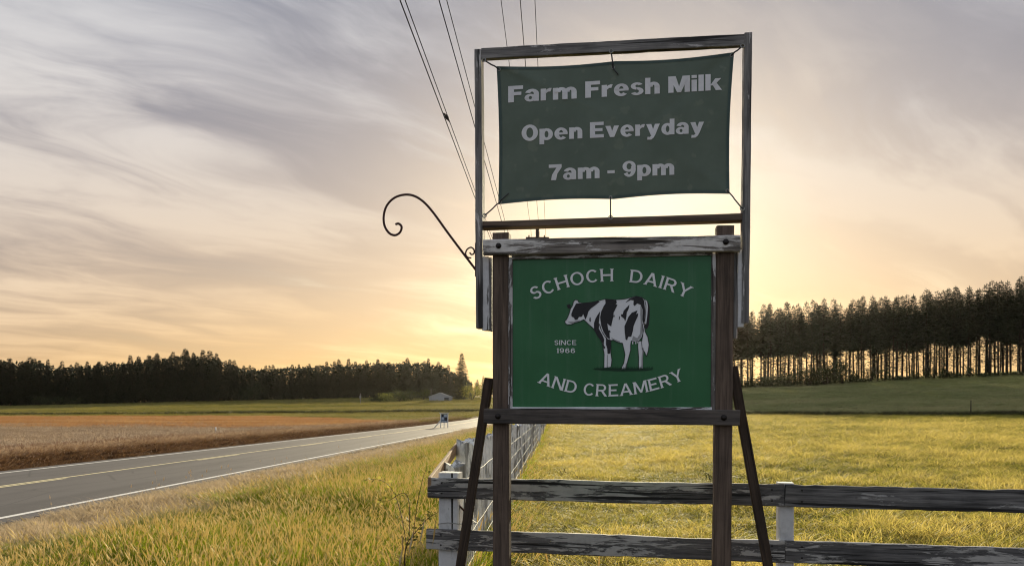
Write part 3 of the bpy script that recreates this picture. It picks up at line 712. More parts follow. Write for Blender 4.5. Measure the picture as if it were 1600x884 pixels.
# ------------------------------------------------------------------ utility poles, cables and bird
M_polew = plain('utility_pole_wood', (.07, .05, .037), .85)
def pole_x(y, off): return off + .054 * y
PY = 50.0; px = pole_x(PY, -1.05)
pole = empty('utility_pole', (px, PY, ground_z(px, PY)), 'tall wooden power pole with crossarm rising behind the sign', 'pole')
gzp = ground_z(px, PY)
obj('shaft', tube_mesh([(px, PY, gzp - .5), (px, PY, gzp + 7), (px, PY, ZC + 11.55)], [.17, .15, .11], 12), M_polew, pole)
obj('top_insulator', lathe_mesh([(.02, 0), (.035, .03), (.06, .05), (.035, .08), (.065, .11), (.03, .16), (.012, .30)], 10, 'Z'), M_polew, pole, loc=(px, PY, ZC + 11.55))
obj('crossarm', box_mesh(px - .75, px + .75, PY - .2, PY - .11, ZC + 10.75, ZC + 10.86), M_polew, pole)
obj('crossarm_brace', tube_mesh([(px + .05, PY - .13, ZC + 10.1), (px + .6, PY - .13, ZC + 10.75)], .02, 6), M_polew, pole)
for dx in (-.55, .45):
    obj('insulator', lathe_mesh([(.02, 0), (.05, .03), (.03, .07), (.05, .10), (.02, .14)], 10, 'Z'), M_polew, pole, loc=(px + dx, PY - .155, ZC + 10.86))
obj('standoff_arm', box_mesh(px - .75, px + .05, PY - .2, PY - .14, ZC + 4.35, ZC + 4.43), M_bolt, pole)
obj('standoff_arm', box_mesh(px - .70, px + .05, PY - .2, PY - .14, ZC + 5.32, ZC + 5.40), M_bolt, pole)
names = ['lowest cable on the left, the bird perches on it', 'thin cable close beside the bird cable', 'cable left of the banner frame, third from the left',
         'cable passing behind the left frame post, fourth from the left', 'power line over the banner, left one of three', 'power line over the banner, middle one of three', 'power line over the banner, right one of three']
cables = [(625, 4.5, .0078), (633, 4.62, .0065), (686, 5.5, .0078), (698, 5.62, .0065), (783, 11.05, .0095), (813, 11.85, .0125), (836, 11.05, .0095)]
def cable_pt(u0, h, y, sag=.0):
    # straight run parallel to the fence; u0 is where it leaves the top of the picture
    off = (u0 - 865) / 632.0 * h; return Vector((pole_x(y, off), y, ZC + h))
for (u0, h, r_), nm in zip(cables, names):
    ys_ = [-30, -10, 0, 10, 20, 30, 40, 50, 62, 75, 90]
    c_ = obj('power_cable', tube_mesh([cable_pt(u0, h, y_) - Vector((0, 0, max(0, (y_ - 50)) * .004)) for y_ in ys_], r_, 6), M_cable)
    tag(c_, nm, 'cable', 'overhead cables')
far_px = pole_x(90, -1.05)
# bird
by = 4.5 * F / (HV - 188); bp0 = cable_pt(625, 4.5, by) + Vector((0, 0, .006))
prof = [(.000, -.075), (.004, -.066), (.010, -.058), (.017, -.046), (.018, -.036), (.020, -.022), (.027, -.002), (.029, .018), (.024, .040), (.014, .060), (.009, .085), (.010, .115), (.004, .118)]
me = lathe_mesh([(max(r_, .0005), h) for r_, h in prof], 12, 'Z')
for v in me.vertices:
    z_ = v.co.z; v.co.x += (.010 if z_ < -.03 else 0) * -1; v.co.y *= 1.0 if z_ < .06 else .9
    if z_ > .07: v.co.x *= .35
bird = empty('bird', bp0, 'small dark bird perched on the lowest overhead cable', 'bird')
MB = Matrix.Translation(bp0 + Vector((.012, 0, .055))) @ Matrix.Rotation(R(-28), 4, 'Y') @ Matrix.Rotation(R(180), 4, 'X')
M_bird = plain('dark_feathers', (.045, .034, .028), .8)
obj('body', me, M_bird, bird, mw=MB)
for s_ in (-1, 1):
    wv_ = [(.012, s_ * .024, -.020), (.018, s_ * .031, .01), (.008, s_ * .026, .055), (-.002, s_ * .012, .10), (-.012, s_ * .027, .035), (-.010, s_ * .029, 0)]
    wv2 = [(a, b - s_ * .008, c_) for a, b, c_ in wv_]
    n_ = len(wv_); obj('wing', mesh('wing', wv_ + wv2, [tuple(range(n_)), tuple(range(n_, 2 * n_))[::-1]] + [(i, (i + 1) % n_, (i + 1) % n_ + n_, i + n_) for i in range(n_)]), M_bird, bird, mw=MB)
    obj('leg', tube_mesh([bp0 + Vector((.006, s_ * .008, 0)), bp0 + Vector((.010, s_ * .008, .030))], .002, 5), M_bird, bird)

# ------------------------------------------------------------------ grass: tufts of real blades, scattered
def tuft_mesh(n, h, spread, width, lean, seeds=0.0, seed=0, hvar=.45):
    r_ = random.Random(seed); vs = []; fs = []; cols = []
    for _ in range(n):
        a = r_.uniform(0, 2 * math.pi); d = spread * math.sqrt(r_.random()); x, y = d * math.cos(a), d * math.sin(a)
        hh = h * r_.uniform(1 - hvar, 1 + hvar * .6); ln = lean * r_.uniform(.2, 1.3) * hh; b = a + r_.uniform(-1.2, 1.2)
        lx, ly = math.cos(b) * ln, math.sin(b) * ln; w = width * r_.uniform(.6, 1.3); f = r_.uniform(0, math.pi); wx, wy = math.cos(f) * w / 2, math.sin(f) * w / 2
        o = len(vs); rv = r_.random(); sd = r_.random() < seeds
        for t, k in ((0, 1), (.4, .9), (.75, .6)):
            c = t * t; zz = hh * (t - .12 * lean * c)
            if sd: k *= .35
            vs += [(x + lx * c - wx * k, y + ly * c - wy * k, zz), (x + lx * c + wx * k, y + ly * c + wy * k, zz)]; cols += [(t, rv, 0, 1)] * 2
        tip = (x + lx, y + ly, hh * (1 - .2 * lean)); vs.append(tip); cols.append((1, rv, 0, 1))
        fs += [(o, o + 1, o + 3, o + 2), (o + 2, o + 3, o + 5, o + 4), (o + 4, o + 5, o + 6)]
        if sd:                                            # seed head
            o = len(vs); L = hh * .22; dx, dy, dz = lx * .5, ly * .5, hh * .8; l_ = math.sqrt(dx * dx + dy * dy + dz * dz); ux, uy, uz = dx / l_, dy / l_, dz / l_
            ww = width * 1.1; c0 = Vector(tip); ax = Vector((ux, uy, uz)); s1 = ax.cross(Vector((0, 1, .1))).normalized() * ww; s2 = ax.cross(s1).normalized() * ww
            pts = [c0 - ax * .02, c0 + ax * L * .35 + s1, c0 + ax * L * .35 + s2, c0 + ax * L * .35 - s1, c0 + ax * L * .35 - s2, c0 + ax * L]
            vs += [tuple(p) for p in pts]; cols += [(1, rv, 1, 1)] * 6
            for j in range(4): k = 1 + j; l = 1 + (j + 1) % 4; fs += [(o, o + k, o + l), (o + 5, o + l, o + k)]
    me = mesh('tuft', vs, fs); ca = me.color_attributes.new('blade', 'FLOAT_COLOR', 'POINT')
    ca.data.foreach_set('color', np.array(cols, np.float32).ravel()); return me
def grass_mat(name, root, tip, dry, seedc=(.42, .30, .14), trans=.5):
    m, nt, out = new_mat(name)
    at = nt.node('ShaderNodeAttribute', attribute_name='blade'); sp = nt.node('ShaderNodeSeparateColor'); nt.l.new(at.outputs['Color'], sp.inputs[0])
    ti = nt.node('ShaderNodeAttribute', attribute_name='tint', attribute_type='INSTANCER')
    g = nt.mix(nt.remap(sp.outputs[0], .1, .95), root, tip)
    f = nt.math('ADD', nt.math('MULTIPLY', ti.outputs['Fac'], .75), nt.math('MULTIPLY', sp.outputs[1], .45))
    g = nt.mix(nt.remap(f, .42, .85), g, dry)
    g = nt.mix(nt.remap(sp.outputs[1], 0, 1, .0, .35), g, nt.mix(1.0, g, (.5, .5, .5), 'MULTIPLY'))
    g = nt.mix(sp.outputs[2], g, seedc)
    d = nt.node('ShaderNodeBsdfPrincipled', ins={'Base Color': g, 'Roughness': .6, 'Specular IOR Level': .25})
    t = nt.node('ShaderNodeBsdfTranslucent', ins={0: g})
    mx = nt.node('ShaderNodeMixShader', ins={0: trans, 1: d.outputs[0], 2: t.outputs[0]}); nt.l.new(mx.outputs[0], out.inputs['Surface']); return m
def scatter(name, label, cat, pts, scl, tint, protos, seed=0):
    rg = np.random.default_rng(seed); n = len(pts)
    me = bpy.data.meshes.new(name); me.vertices.add(n); me.vertices.foreach_set('co', pts.astype(np.float32).ravel())
    def att(nm, typ, arr, key):
        a = me.attributes.new(nm, typ, 'POINT'); a.data.foreach_set(key, arr.ravel())
    rot = np.zeros((n, 3), np.float32); rot[:, 2] = rg.uniform(0, 6.283, n); rot[:, 0] = rg.normal(0, .10, n); rot[:, 1] = rg.normal(0, .10, n)
    att('rot', 'FLOAT_VECTOR', rot, 'vector'); att('scl', 'FLOAT_VECTOR', scl.astype(np.float32), 'vector')
    att('tint', 'FLOAT', tint.astype(np.float32), 'value'); att('pid', 'INT', rg.integers(0, len(protos), n).astype(np.int32), 'value')
    col = bpy.data.collections.new(name + '_kinds')
    for i, (pm, mt) in enumerate(protos):
        o = bpy.data.objects.new('%s_kind_%02d' % (name, i), pm)
        if not pm.materials: pm.materials.append(mt)
        col.objects.link(o)
    ng = bpy.data.node_groups.new(name, 'GeometryNodeTree'); ng.interface.new_socket('Geometry', in_out='INPUT', socket_type='NodeSocketGeometry'); ng.interface.new_socket('Geometry', in_out='OUTPUT', socket_type='NodeSocketGeometry')
    nt = NT(ng); gi = nt.node('NodeGroupInput'); go = nt.node('NodeGroupOutput')
    ci = nt.node('GeometryNodeCollectionInfo', ins={'Collection': col, 'Separate Children': True, 'Reset Children': True})
    def named(nm, typ): return nt.node('GeometryNodeInputNamedAttribute', data_type=typ, ins={'Name': nm}).outputs['Attribute']
    ip = nt.node('GeometryNodeInstanceOnPoints', ins={'Points': gi.outputs[0], 'Instance': ci.outputs[0], 'Pick Instance': True,
                 'Instance Index': named('pid', 'INT'), 'Rotation': named('rot', 'FLOAT_VECTOR'), 'Scale': named('scl', 'FLOAT_VECTOR')})
    nt.l.new(ip.outputs[0], go.inputs[0])
    o = obj(name, me); md = o.modifiers.new('scatter', 'NODES'); md.node_group = ng
    return tag(o, label, cat, kind='stuff')
def patchy(x, y, s=1.0, ph=0.0):
    v = np.sin(x * .9 * s + 1.7 * np.sin(y * .5 * s + ph) + ph) + np.sin(y * .8 * s - 1.3 * np.sin(x * .6 * s) + 2 * ph) + .7 * np.sin((x + y) * 2.3 * s + ph) + .6 * np.sin((x - .6 * y) * 4.1 * s)
    return np.clip(.5 + v / 5.2, 0, 1)
def vn(x, y, s, seed=0):
    """value noise with cells s metres wide"""
    gx, gy = x / s, y / s; ix = np.floor(gx).astype(np.int64); iy = np.floor(gy).astype(np.int64); fx = gx - ix; fy = gy - iy; fx = fx * fx * (3 - 2 * fx); fy = fy * fy * (3 - 2 * fy)
    def h(a, b): 
        k = (a * 73856093 ^ b * 19349663 ^ (seed * 83492791 + 12345)) & 0xffffffff; k = ((k ^ (k >> 13)) * 1274126177) & 0xffffffff; k = ((k ^ (k >> 16)) * 2246822519) & 0xffffffff; return (k >> 8 & 0xffff) / 65535.
    return (h(ix, iy) * (1 - fx) + h(ix + 1, iy) * fx) * (1 - fy) + (h(ix, iy + 1) * (1 - fx) + h(ix + 1, iy + 1) * fx) * fy
def spread(ymin, ymax, rmin, rmax, d0, yref, pw, keep, seed, dmax=None):
    """points over a wedge of ground, thinning with distance; keep(x, y) says where they grow"""
    rg = np.random.default_rng(seed); xs_, ys_ = [], []; y = ymin
    while y < ymax:
        st = max(.5, y * .06); D = d0 * (yref / max(y, yref)) ** pw
        x0, x1 = rmin * (y + st) - 1.5, rmax * (y + st) + 1.5
        n = rg.poisson(D * st * (x1 - x0)); xs_.append(rg.uniform(x0, x1, n)); ys_.append(rg.uniform(y, y + st, n)); y += st
    x = np.concatenate(xs_); y = np.concatenate(ys_); k = keep(x, y); return x[k], y[k], rg
# verge
def wfx(y): return WX0 + .054 * (y - 5.2)
G_verge = grass_mat('verge_grass', (.038, .076, .006), (.30, .35, .022), (.50, .48, .062), (.74, .62, .32), .58)
G_past = grass_mat('pasture_grass', (.045, .060, .009), (.37, .36, .042), (.66, .53, .15), (.7, .56, .28), .58)  # root colour darkened to paint shade low between tufts
G_dry = grass_mat('dry_grass', (.32, .24, .14), (.62, .48, .28), (.66, .52, .34), (.7, .58, .4), .4)
G_bank = grass_mat('dead_bank_grass', (.08, .04, .018), (.27, .15, .07), (.56, .40, .25), (.4, .26, .16), .4)
G_stub = grass_mat('stubble_grass', (.28, .20, .125), (.55, .41, .27), (.64, .50, .36), (.4, .3, .2), .35)
G_russ = grass_mat('russet_grass', (.28, .125, .04), (.52, .25, .085), (.58, .36, .16), (.4, .25, .12), .4)
G_far = grass_mat('meadow_grass', (.11, .115, .02), (.29, .27, .045), (.40, .33, .085), (.3, .25, .1), .45)
G_hill = grass_mat('hill_grass', (.25, .275, .10), (.44, .46, .19), (.54, .50, .24), (.3, .25, .1), .4)
G_dark = grass_mat('rank_dark_grass', (.018, .026, .008), (.05, .058, .016), (.09, .08, .03), (.2, .15, .08), .3)

x, y, rg = spread(4.6, 115, -.80, .10, 135, 9, 1.45, lambda x, y: (x - RD * y > -6.05 + .5 * np.sin(y * .7) + .35 * np.sin(y * 2.1)) & (x < wfx(y) - .02) & (y > 5.6), 1)
q = x - RD * y; g = 1 + y / 26
tall = .84 * np.interp(q, [-7, -6, -5, -3.2, 0], [.28, .45, .75, 1.0, .95]) * (.35 + 1.15 * (.4 * vn(x, y, .5, 5) + .35 * vn(x, y, 1.3, 6) + .25 * vn(x, y, 3.5, 7)))
tint = np.clip((.4 * vn(x, y, .6, 8) + .35 * vn(x, y, 1.7, 9) + .25 * vn(x, y, 4.5, 10)) * 1.1 - .22 + .26 * np.clip((y - 10) / 14, 0, 1) + .15 * sm(q, -3.5, -1) + rg.normal(0, .15, len(x)) - .24, 0, 1)
pz = gz(x, y) - .02
pr = [(tuft_mesh(46, .40, .16, .0050, .55, .0, 1), G_verge), (tuft_mesh(42, .45, .16, .0050, .7, .18, 2), G_verge), (tuft_mesh(50, .33, .17, .0052, .45, 0, 3), G_verge),
      (tuft_mesh(34, .50, .15, .0050, .8, .30, 4), G_verge), (tuft_mesh(46, .36, .16, .0055, .9, .04, 5), G_verge)]
scatter('verge_grass', 'tall yellow green grass on the roadside verge', 'grass', np.stack([x, y, pz], 1), np.stack([g ** .62, g ** .62, tall * (1 + y / 260)], 1), tint, pr, 1)

G_weed = grass_mat('verge_weeds', (.02, .035, .006), (.09, .115, .016), (.16, .16, .04), (.4, .3, .15), .45)
x, y, rg = spread(5.6, 60, -.75, .05, 1.1, 9, 1.0, lambda x, y: (x - RD * y > -5.2) & (x < wfx(y) - .1) & (vn(x, y, 2.2, 31) > .5), 21)
scatter('verge_weeds', 'darker green weedy clumps among the verge grass', 'grass', np.stack([x, y, gz(x, y) - .02], 1), np.stack([1 + y / 30, 1 + y / 30, rg.uniform(.6, 1.1, len(x))], 1), rg.random(len(x)),
        [(tuft_mesh(46, .36, .20, .010, .8, 0, 6), G_weed), (tuft_mesh(40, .30, .24, .014, 1.1, 0, 7), G_weed)], 21)
# dry strip at the road edge
x, y, rg = spread(8, 110, -.80, .05, 75, 12, 1.5, lambda x, y: (x - RD * y < -4.9) & (x - RD * y > -9.55 + .25 * np.sin(y * 1.3) + .15 * np.sin(y * 4)), 2)
q = x - RD * y; kk = rg.random(len(x)) < np.interp(q, [-9.7, -9.1, -8.4], [.25, .8, 1]) * np.where(y < 15, np.interp(q, [-9.5, -8.6], [.12, 1]), 1); x, y, q = x[kk], y[kk], q[kk]
g = 1 + y / 24
pr = [(tuft_mesh(24, .11, .13, .006, 1.6, 0, 11), G_dry), (tuft_mesh(22, .16, .13, .006, 1.2, .06, 12), G_dry), (tuft_mesh(20, .09, .15, .007, 2.0, 0, 13), G_dry)]
scatter('dry_roadside_grass', 'pale dry mown grass strip along the near road edge', 'grass', np.stack([x, y, gz(x, y) - .01], 1), np.stack([g ** .8, g ** .8, np.interp(q, [-9.5, -6], [.7, 1.4]) * (.7 + .6 * patchy(x, y, 2, 2))], 1), rg.random(len(x)), pr, 2)
x, y, rg = spread(9, 40, -.80, -.1, 1.2, 12, 1.0, lambda x, y: (x - RD * y < -8.2) & (x - RD * y > -9.7), 22)
scatter('dry_grass_stalks', 'single dry seed stalks standing at the road edge', 'grass', np.stack([x, y, gz(x, y) - .01], 1), np.stack([np.ones_like(x)] * 2 + [rg.uniform(.6, 1.1, len(x))], 1), rg.random(len(x)),
        [(tuft_mesh(2, .45, .05, .012, .3, 1.0, 15), G_dry), (tuft_mesh(1, .6, .03, .012, .3, 1.0, 16), G_dry)], 22)

# gravel at the tarmac edge
M_gravel = plain('grey_gravel', (.085, .08, .078), .9, var=.3)
def stone(seed):
    bm = bmesh.new(); bmesh.ops.create_icosphere(bm, subdivisions=1, radius=1); r_ = random.Random(seed)
    for v in bm.verts: v.co *= r_.uniform(.7, 1.15); v.co.z *= .6
    me = bpy.data.meshes.new('stone'); bm.to_mesh(me); bm.free(); return me
x, y, rg = spread(9, 70, -.80, .02, 130, 12, 1.6, lambda x, y: (x - RD * y < -9.15 + .5 * (y < 15.5)) & (x - RD * y > -9.75), 3)
s = rg.uniform(.012, .035, len(x)) * (1 + y / 40)
scatter('gravel_shoulder', 'dark loose gravel along the near edge of the asphalt', 'gravel', np.stack([x, y, np.maximum(gz(x, y), -99) + .012], 1), np.stack([s, s, s], 1), rg.random(len(x)), [(stone(1), M_gravel), (stone(2), M_gravel), (stone(3), M_gravel)], 3)

# pasture
x, y, rg = spread(5.2, 100, -.06, .80, 110, 8, 1.38, lambda x, y: (x > wfx(y) + .10) & (y > 5.7 - .0 * x), 4)
g = 1 + y / 17; pt = patchy(x, y, .55, .8); pt2 = patchy(x, y, 1.7, 3.1)
c1 = vn(x, y, .38, 1); c2 = vn(x, y, 1.1, 2); c3 = vn(x * .6, y, 3.2, 3); c4 = vn(x * .4, y, 9, 4)
mixn = .34 * c1 + .30 * c2 + .22 * c3 + .14 * c4
tint = np.clip(.34 + 1.5 * (mixn - .5) + .24 * np.clip((y - 8) / 14, 0, 1) + rg.normal(0, .16, len(x)), 0, 1) - .5 * sm(y, 55, 95) * sm(x / y, .35, .62)  # last term paints the shade reaching over the far right pasture
hgt = (.18 + 1.5 * np.clip(.45 * c1 + .35 * c2 + .2 * c3, 0, 1) ** 1.6) * (1 + y / 160) * rg.uniform(.7, 1.3, len(x))
pr = [(tuft_mesh(26, .17, .12, .0065, 1.0, 0, 21), G_past), (tuft_mesh(24, .21, .12, .006, .9, .04, 22), G_past), (tuft_mesh(28, .13, .13, .0065, 1.4, 0, 23), G_past), (tuft_mesh(22, .19, .12, .0065, 1.3, .02, 24), G_past)]
scatter('pasture_grass', 'short golden green pasture grass beyond the board fence', 'grass', np.stack([x, y, gz(x, y) - .015], 1), np.stack([g ** .85, g ** .85, hgt], 1), tint, pr, 4)
# darker rank tussocks dotted over the pasture
x, y, rg = spread(8, 80, .0, .75, .16, 12, .7, lambda x, y: (x > wfx(y) + .5), 5)
scatter('pasture_tussocks', 'dark rank grass tussocks dotted over the pasture', 'grass', np.stack([x, y, gz(x, y) - .02], 1), np.stack([1 + y / 40, 1 + y / 40, rg.uniform(.4, .85, len(x))], 1), rg.random(len(x)),
        [(tuft_mesh(40, .26, .16, .012, .9, .0, 31), G_dark), (tuft_mesh(30, .20, .2, .012, 1.1, 0, 32), G_dark)], 5)
# tall seeding stalks by the board fence
x, y, rg = spread(4.9, 5.9, .1, .75, 5, 12, 1, lambda x, y: y + x * .16 < 5.4, 6)
scatter('seed_stalks', 'slender pale seed stalks standing at the foot of the board fence', 'grass', np.stack([x, y, gz(x, y)], 1), np.stack([np.ones_like(x)] * 2 + [rg.uniform(.75, 1.25, len(x))], 1), rg.random(len(x)),
        [(tuft_mesh(3, .72, .06, .007, .25, .9, 33), G_dry), (tuft_mesh(4, .62, .08, .007, .3, .7, 34), G_past)], 6)

# hillside, ditch lip
x, y, rg = spread(98, 190, .05, .80, 2.2, 98, 1.0, lambda x, y: x / y > .1, 7)
scatter('hillside_grass', 'shaded green meadow grass on the hillside below the wood', 'grass', np.stack([x, y, gz(x, y) - .03], 1), np.stack([np.full_like(x, 6.0)] * 2 + [.8 + .6 * patchy(x, y * 3, .25)], 1), np.clip(1.8 * (.5 * vn(x * .5, y, 3, 21) + .5 * vn(x * .4, y, 9, 22)) - .5 + rg.normal(0, .15, len(x)), 0, 1),
        [(tuft_mesh(34, .24, .13, .008, 1.0, 0, 41), G_hill), (tuft_mesh(34, .20, .13, .008, 1.3, 0, 42), G_hill)], 7)
x = rg.uniform(8, 78, 1500); y = 96 + rg.normal(0, .5, 1500) + .8 * np.sin(x * .2)
scatter('ditch_grass', 'dark rank grass along the ditch at the foot of the hill', 'grass', np.stack([x, y, gz(x, y) - .03], 1), np.stack([np.full_like(x, 3.)] * 2 + [rg.uniform(.9, 1.9, 1500)], 1), rg.random(1500),
        [(tuft_mesh(34, .42, .14, .012, .7, 0, 43), G_dark)], 8)
# across the road
x, y, rg = spread(18, 150, -.80, .0, 60, 20, 1.35, lambda x, y: (x - RD * y < -18.55) & (x - RD * y > -22.2 + .6 * np.sin(y * .4)), 9)
q = x - RD * y; g = 1 + y / 40
scatter('bank_grass', 'dead brown grass on the bank across the road', 'grass', np.stack([x, y, gz(x, y) - .02], 1), np.stack([g, g, np.interp(q, [-22, -20.5, -18.6], [.9, 1.0, .55])], 1), np.clip(np.interp(q, [-22, -20.3, -19.4], [.95, .7, .1]) + rg.normal(0, .12, len(x)), 0, 1),
        [(tuft_mesh(26, .34, .14, .010, .8, .05, 51), G_bank), (tuft_mesh(26, .28, .14, .010, 1.0, 0, 52), G_bank)], 9)
x, y, rg = spread(24, 100, -.82, .0, 26, 25, 1.1, lambda x, y: (x - RD * y < -21.2), 10)
n_ = (np.sin(x * .31 + y * .05) + np.sin(x * .07 - y * .13 + 2)) * .5
k = rg.random(len(x)) > sm(y + 9 * n_, 72, 95); x, y = x[k], y[k]; g = 1 + y / 40
scatter('stubble', 'grey brown dry stubble in the field across the road', 'grass', np.stack([x, y, gz(x, y) - .02], 1), np.stack([g, g, .7 + .6 * patchy(x, y, .6)], 1), np.clip(patchy(x * .5, y * 2, .5, 1) + rg.normal(0, .12, len(x)), 0, 1),
        [(tuft_mesh(26, .24, .15, .009, .6, .1, 53), G_stub), (tuft_mesh(26, .20, .16, .009, .9, 0, 54), G_stub)], 10)
x, y, rg = spread(68, 190, -.82, .0, 5.5, 70, 1.2, lambda x, y: (x - RD * y < -21.2), 12)
n_ = (np.sin(x * .31 + y * .05) + np.sin(x * .07 - y * .13 + 2)) * .5; r_ = x / y
f = sm(y + 9 * n_, 72, 95) * (1 - sm(y + 10 * n_ + sm(r_, -.35, -.08) * 75, 176, 186)); k = rg.random(len(x)) < f; x, y = x[k], y[k]
scatter('russet_grass', 'russet dry grass in the far part of the left field', 'grass', np.stack([x, y, gz(x, y) - .03], 1), np.stack([np.full_like(x, 3.6)] * 2 + [.8 + .5 * patchy(x, y, .3)], 1), np.clip(patchy(x * .3, y, .4, 2) + rg.normal(0, .1, len(x)), 0, 1),
        [(tuft_mesh(30, .26, .14, .010, .9, .0, 55), G_russ)], 12)
x, y, rg = spread(95, 400, -.86, .06, 1.8, 100, 1.2, lambda x, y: (x - RD * y < -19.5), 13)
n_ = (np.sin(x * .31 + y * .05) + np.sin(x * .07 - y * .13 + 2)) * .5; r_ = x / y
f = sm(y + 10 * n_ + sm(r_, -.35, -.08) * 75, 176, 186); k = rg.random(len(x)) < f; x, y = x[k], y[k]
scatter('meadow_grass', 'olive green meadow grass in front of the left wood', 'grass', np.stack([x, y, gz(x, y) - .03], 1), np.stack([5 + y / 60] * 2 + [1 + .5 * patchy(x, y, .2)], 1), np.clip(patchy(x * .1, y * .5, .4, 2) + rg.normal(0, .1, len(x)), 0, 1),
        [(tuft_mesh(30, .26, .14, .010, .9, .0, 57), G_far)], 13)
# dark ditch line winding through the left meadow
xx = rg.uniform(-150, -9, 1800); yl = np.interp(xx / 200, [-.75, -.5, -.25, -.05], [196, 200, 214, 225]) + 3 * np.sin(xx * .06); x = xx; y = yl + rg.normal(0, .6, 1800)
scatter('field_ditch_grass', 'dark line of rank grass along the ditch in the left meadow', 'grass', np.stack([x, y, gz(x, y) - .05], 1), np.stack([np.full_like(x, 4.5)] * 2 + [rg.uniform(1.2, 2.6, 1800)], 1), rg.random(1800), [(tuft_mesh(34, .42, .14, .012, .7, 0, 44), G_dark)], 14)

# ------------------------------------------------------------------ trees
def leaf_mat(name, dark, lightc, trans=.25):
    m, nt, out = new_mat(name); tc = nt.node('ShaderNodeTexCoord'); oi = nt.node('ShaderNodeObjectInfo')
    n = nt.noise(tc.outputs['Object'], 1.1, 4, .6)
    g = nt.mix(nt.remap(n, .3, .7), dark, lightc)
    g = nt.mix(nt.math('MULTIPLY', oi.outputs['Random'], .4), g, nt.mix(1.0, g, (1.25, 1.0, .7), 'MULTIPLY'))
    d = nt.node('ShaderNodeBsdfPrincipled', ins={'Base Color': g, 'Roughness': .65, 'Specular IOR Level': .2}); t = nt.node('ShaderNodeBsdfTranslucent', ins={0: g})
    mx = nt.node('ShaderNodeMixShader', ins={0: trans, 1: d.outputs[0], 2: t.outputs[0]}); nt.l.new(mx.outputs[0], out.inputs['Surface']); return m
M_needle = leaf_mat('conifer_needles', (.011, .018, .007), (.027, .037, .013), .08)
M_needle2 = leaf_mat('conifer_needles_olive', (.022, .026, .009), (.045, .048, .015), .2)
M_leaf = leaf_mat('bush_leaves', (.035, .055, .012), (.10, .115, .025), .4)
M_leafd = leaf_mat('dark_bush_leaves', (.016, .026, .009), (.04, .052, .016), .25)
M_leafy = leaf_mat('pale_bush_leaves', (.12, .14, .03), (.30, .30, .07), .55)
M_bark = plain('conifer_bark', (.045, .032, .024), .9, var=.3, scale=1.5)
def conifer(H, cb, Rm, seed, dens=1.0, stubs=True, pw=.72, tip=.38):
    """trunk mesh and crown mesh of a fir of height H, crown starting at cb*H"""
    r_ = random.Random(seed); tv = []
    n = 8; bend = [r_.uniform(-.12, .12) for _ in range(2)]
    pts = [Vector((bend[0] * math.sin(2.2 * t), bend[1] * math.sin(1.7 * t), H * t)) for t in [i / n for i in range(n + 1)]]
    tr = tube_mesh(pts, [max(.02, H * .0105 * (1 - t * .97)) for t in [i / n for i in range(n + 1)]], 7)
    bm = bmesh.new(); bm.from_mesh(tr)
    z = H * .12
    while stubs and z < H * cb * 1.15:
        a = r_.uniform(0, 6.28); L = r_.uniform(.4, 2.0); d = Vector((math.cos(a), math.sin(a), r_.uniform(-.35, .15))); b = Vector((0, 0, z)); s = d.cross(Vector((0, 0, 1))).normalized() * .03
        q_ = [bm.verts.new(b + s), bm.verts.new(b - s), bm.verts.new(b + d * L)]; bm.faces.new(q_)
        up = Vector((0, 0, .05)); q_ = [bm.verts.new(b + up), bm.verts.new(b - up), bm.verts.new(b + d * L)]; bm.faces.new(q_); z += r_.uniform(.10, .30)
    bm.to_mesh(tr); bm.free()
    vs = []; fs = []
    def spray(p, d, L, w):
        s = d.cross(Vector((0, 0, 1)));
        if s.length < .01: s = Vector((1, 0, 0))
        s = (s.normalized() + Vector((0, 0, r_.uniform(-.5, .5)))).normalized() * w
        o = len(vs); vs.extend([p, p + d * L * .45 + s, p + d * L, p + d * L * .4 - s]); fs.append((o, o + 1, o + 2, o + 3))
    z = H * cb; z0 = z
    while z < H * .985:
        t = (z - z0) / (H - z0); Rr = Rm * ((1 - t) ** pw) * (.55 + .45 * min(1, t * 5 + .3)); k = max(4, int((7 - 3 * t) * dens))
        for _ in range(k):
            a = r_.uniform(0, 6.283); L = Rr * r_.uniform(.55, 1.15) + .2; dr = r_.uniform(-.32, .02) + .38 * t
            d = Vector((math.cos(a), math.sin(a), dr)).normalized(); c = Vector((0, 0, z + r_.uniform(-.2, .2)))
            m_ = max(2, int(L / .42))
            for i in range(m_):
                f = (i + .6) / m_; p = c + d * L * f + Vector((0, 0, -.10 * L * f * f))
                for sg in (-1, 1):
                    e = (d + d.cross(Vector((0, 0, 1))) * sg * r_.uniform(.35, 1.0) + Vector((0, 0, r_.uniform(-.5, .05)))).normalized()
                    spray(p, e, r_.uniform(.7, 1.35) * (1.15 - .45 * f) * (tip + (1 - tip) * (1 - t)), r_.uniform(.15, .32) * (tip + .04 + (.96 - tip) * (1 - t)))
            spray(c + d * L * .8, d, L * .28 + .15, .10)
        z += r_.uniform(.30, .46) * (1.25 - .4 * t)
    z = H * .10
    while stubs and z < z0:
        a = r_.uniform(0, 6.283); d = Vector((math.cos(a), math.sin(a), r_.uniform(-.6, .1))).normalized(); L = r_.uniform(.5, 1.9)
        spray(Vector((0, 0, z)) + d * L * r_.random(), d, r_.uniform(.4, 1.1), r_.uniform(.06, .26)); z += r_.uniform(.03, .16) * (1.25 - z / z0)
    for _ in range(4): spray(Vector((0, 0, H * .965)), Vector((r_.uniform(-.2, .2), r_.uniform(-.2, .2), 1)).normalized(), H * .035 + .3, .05)
    return tr, mesh('crown', vs, fs)
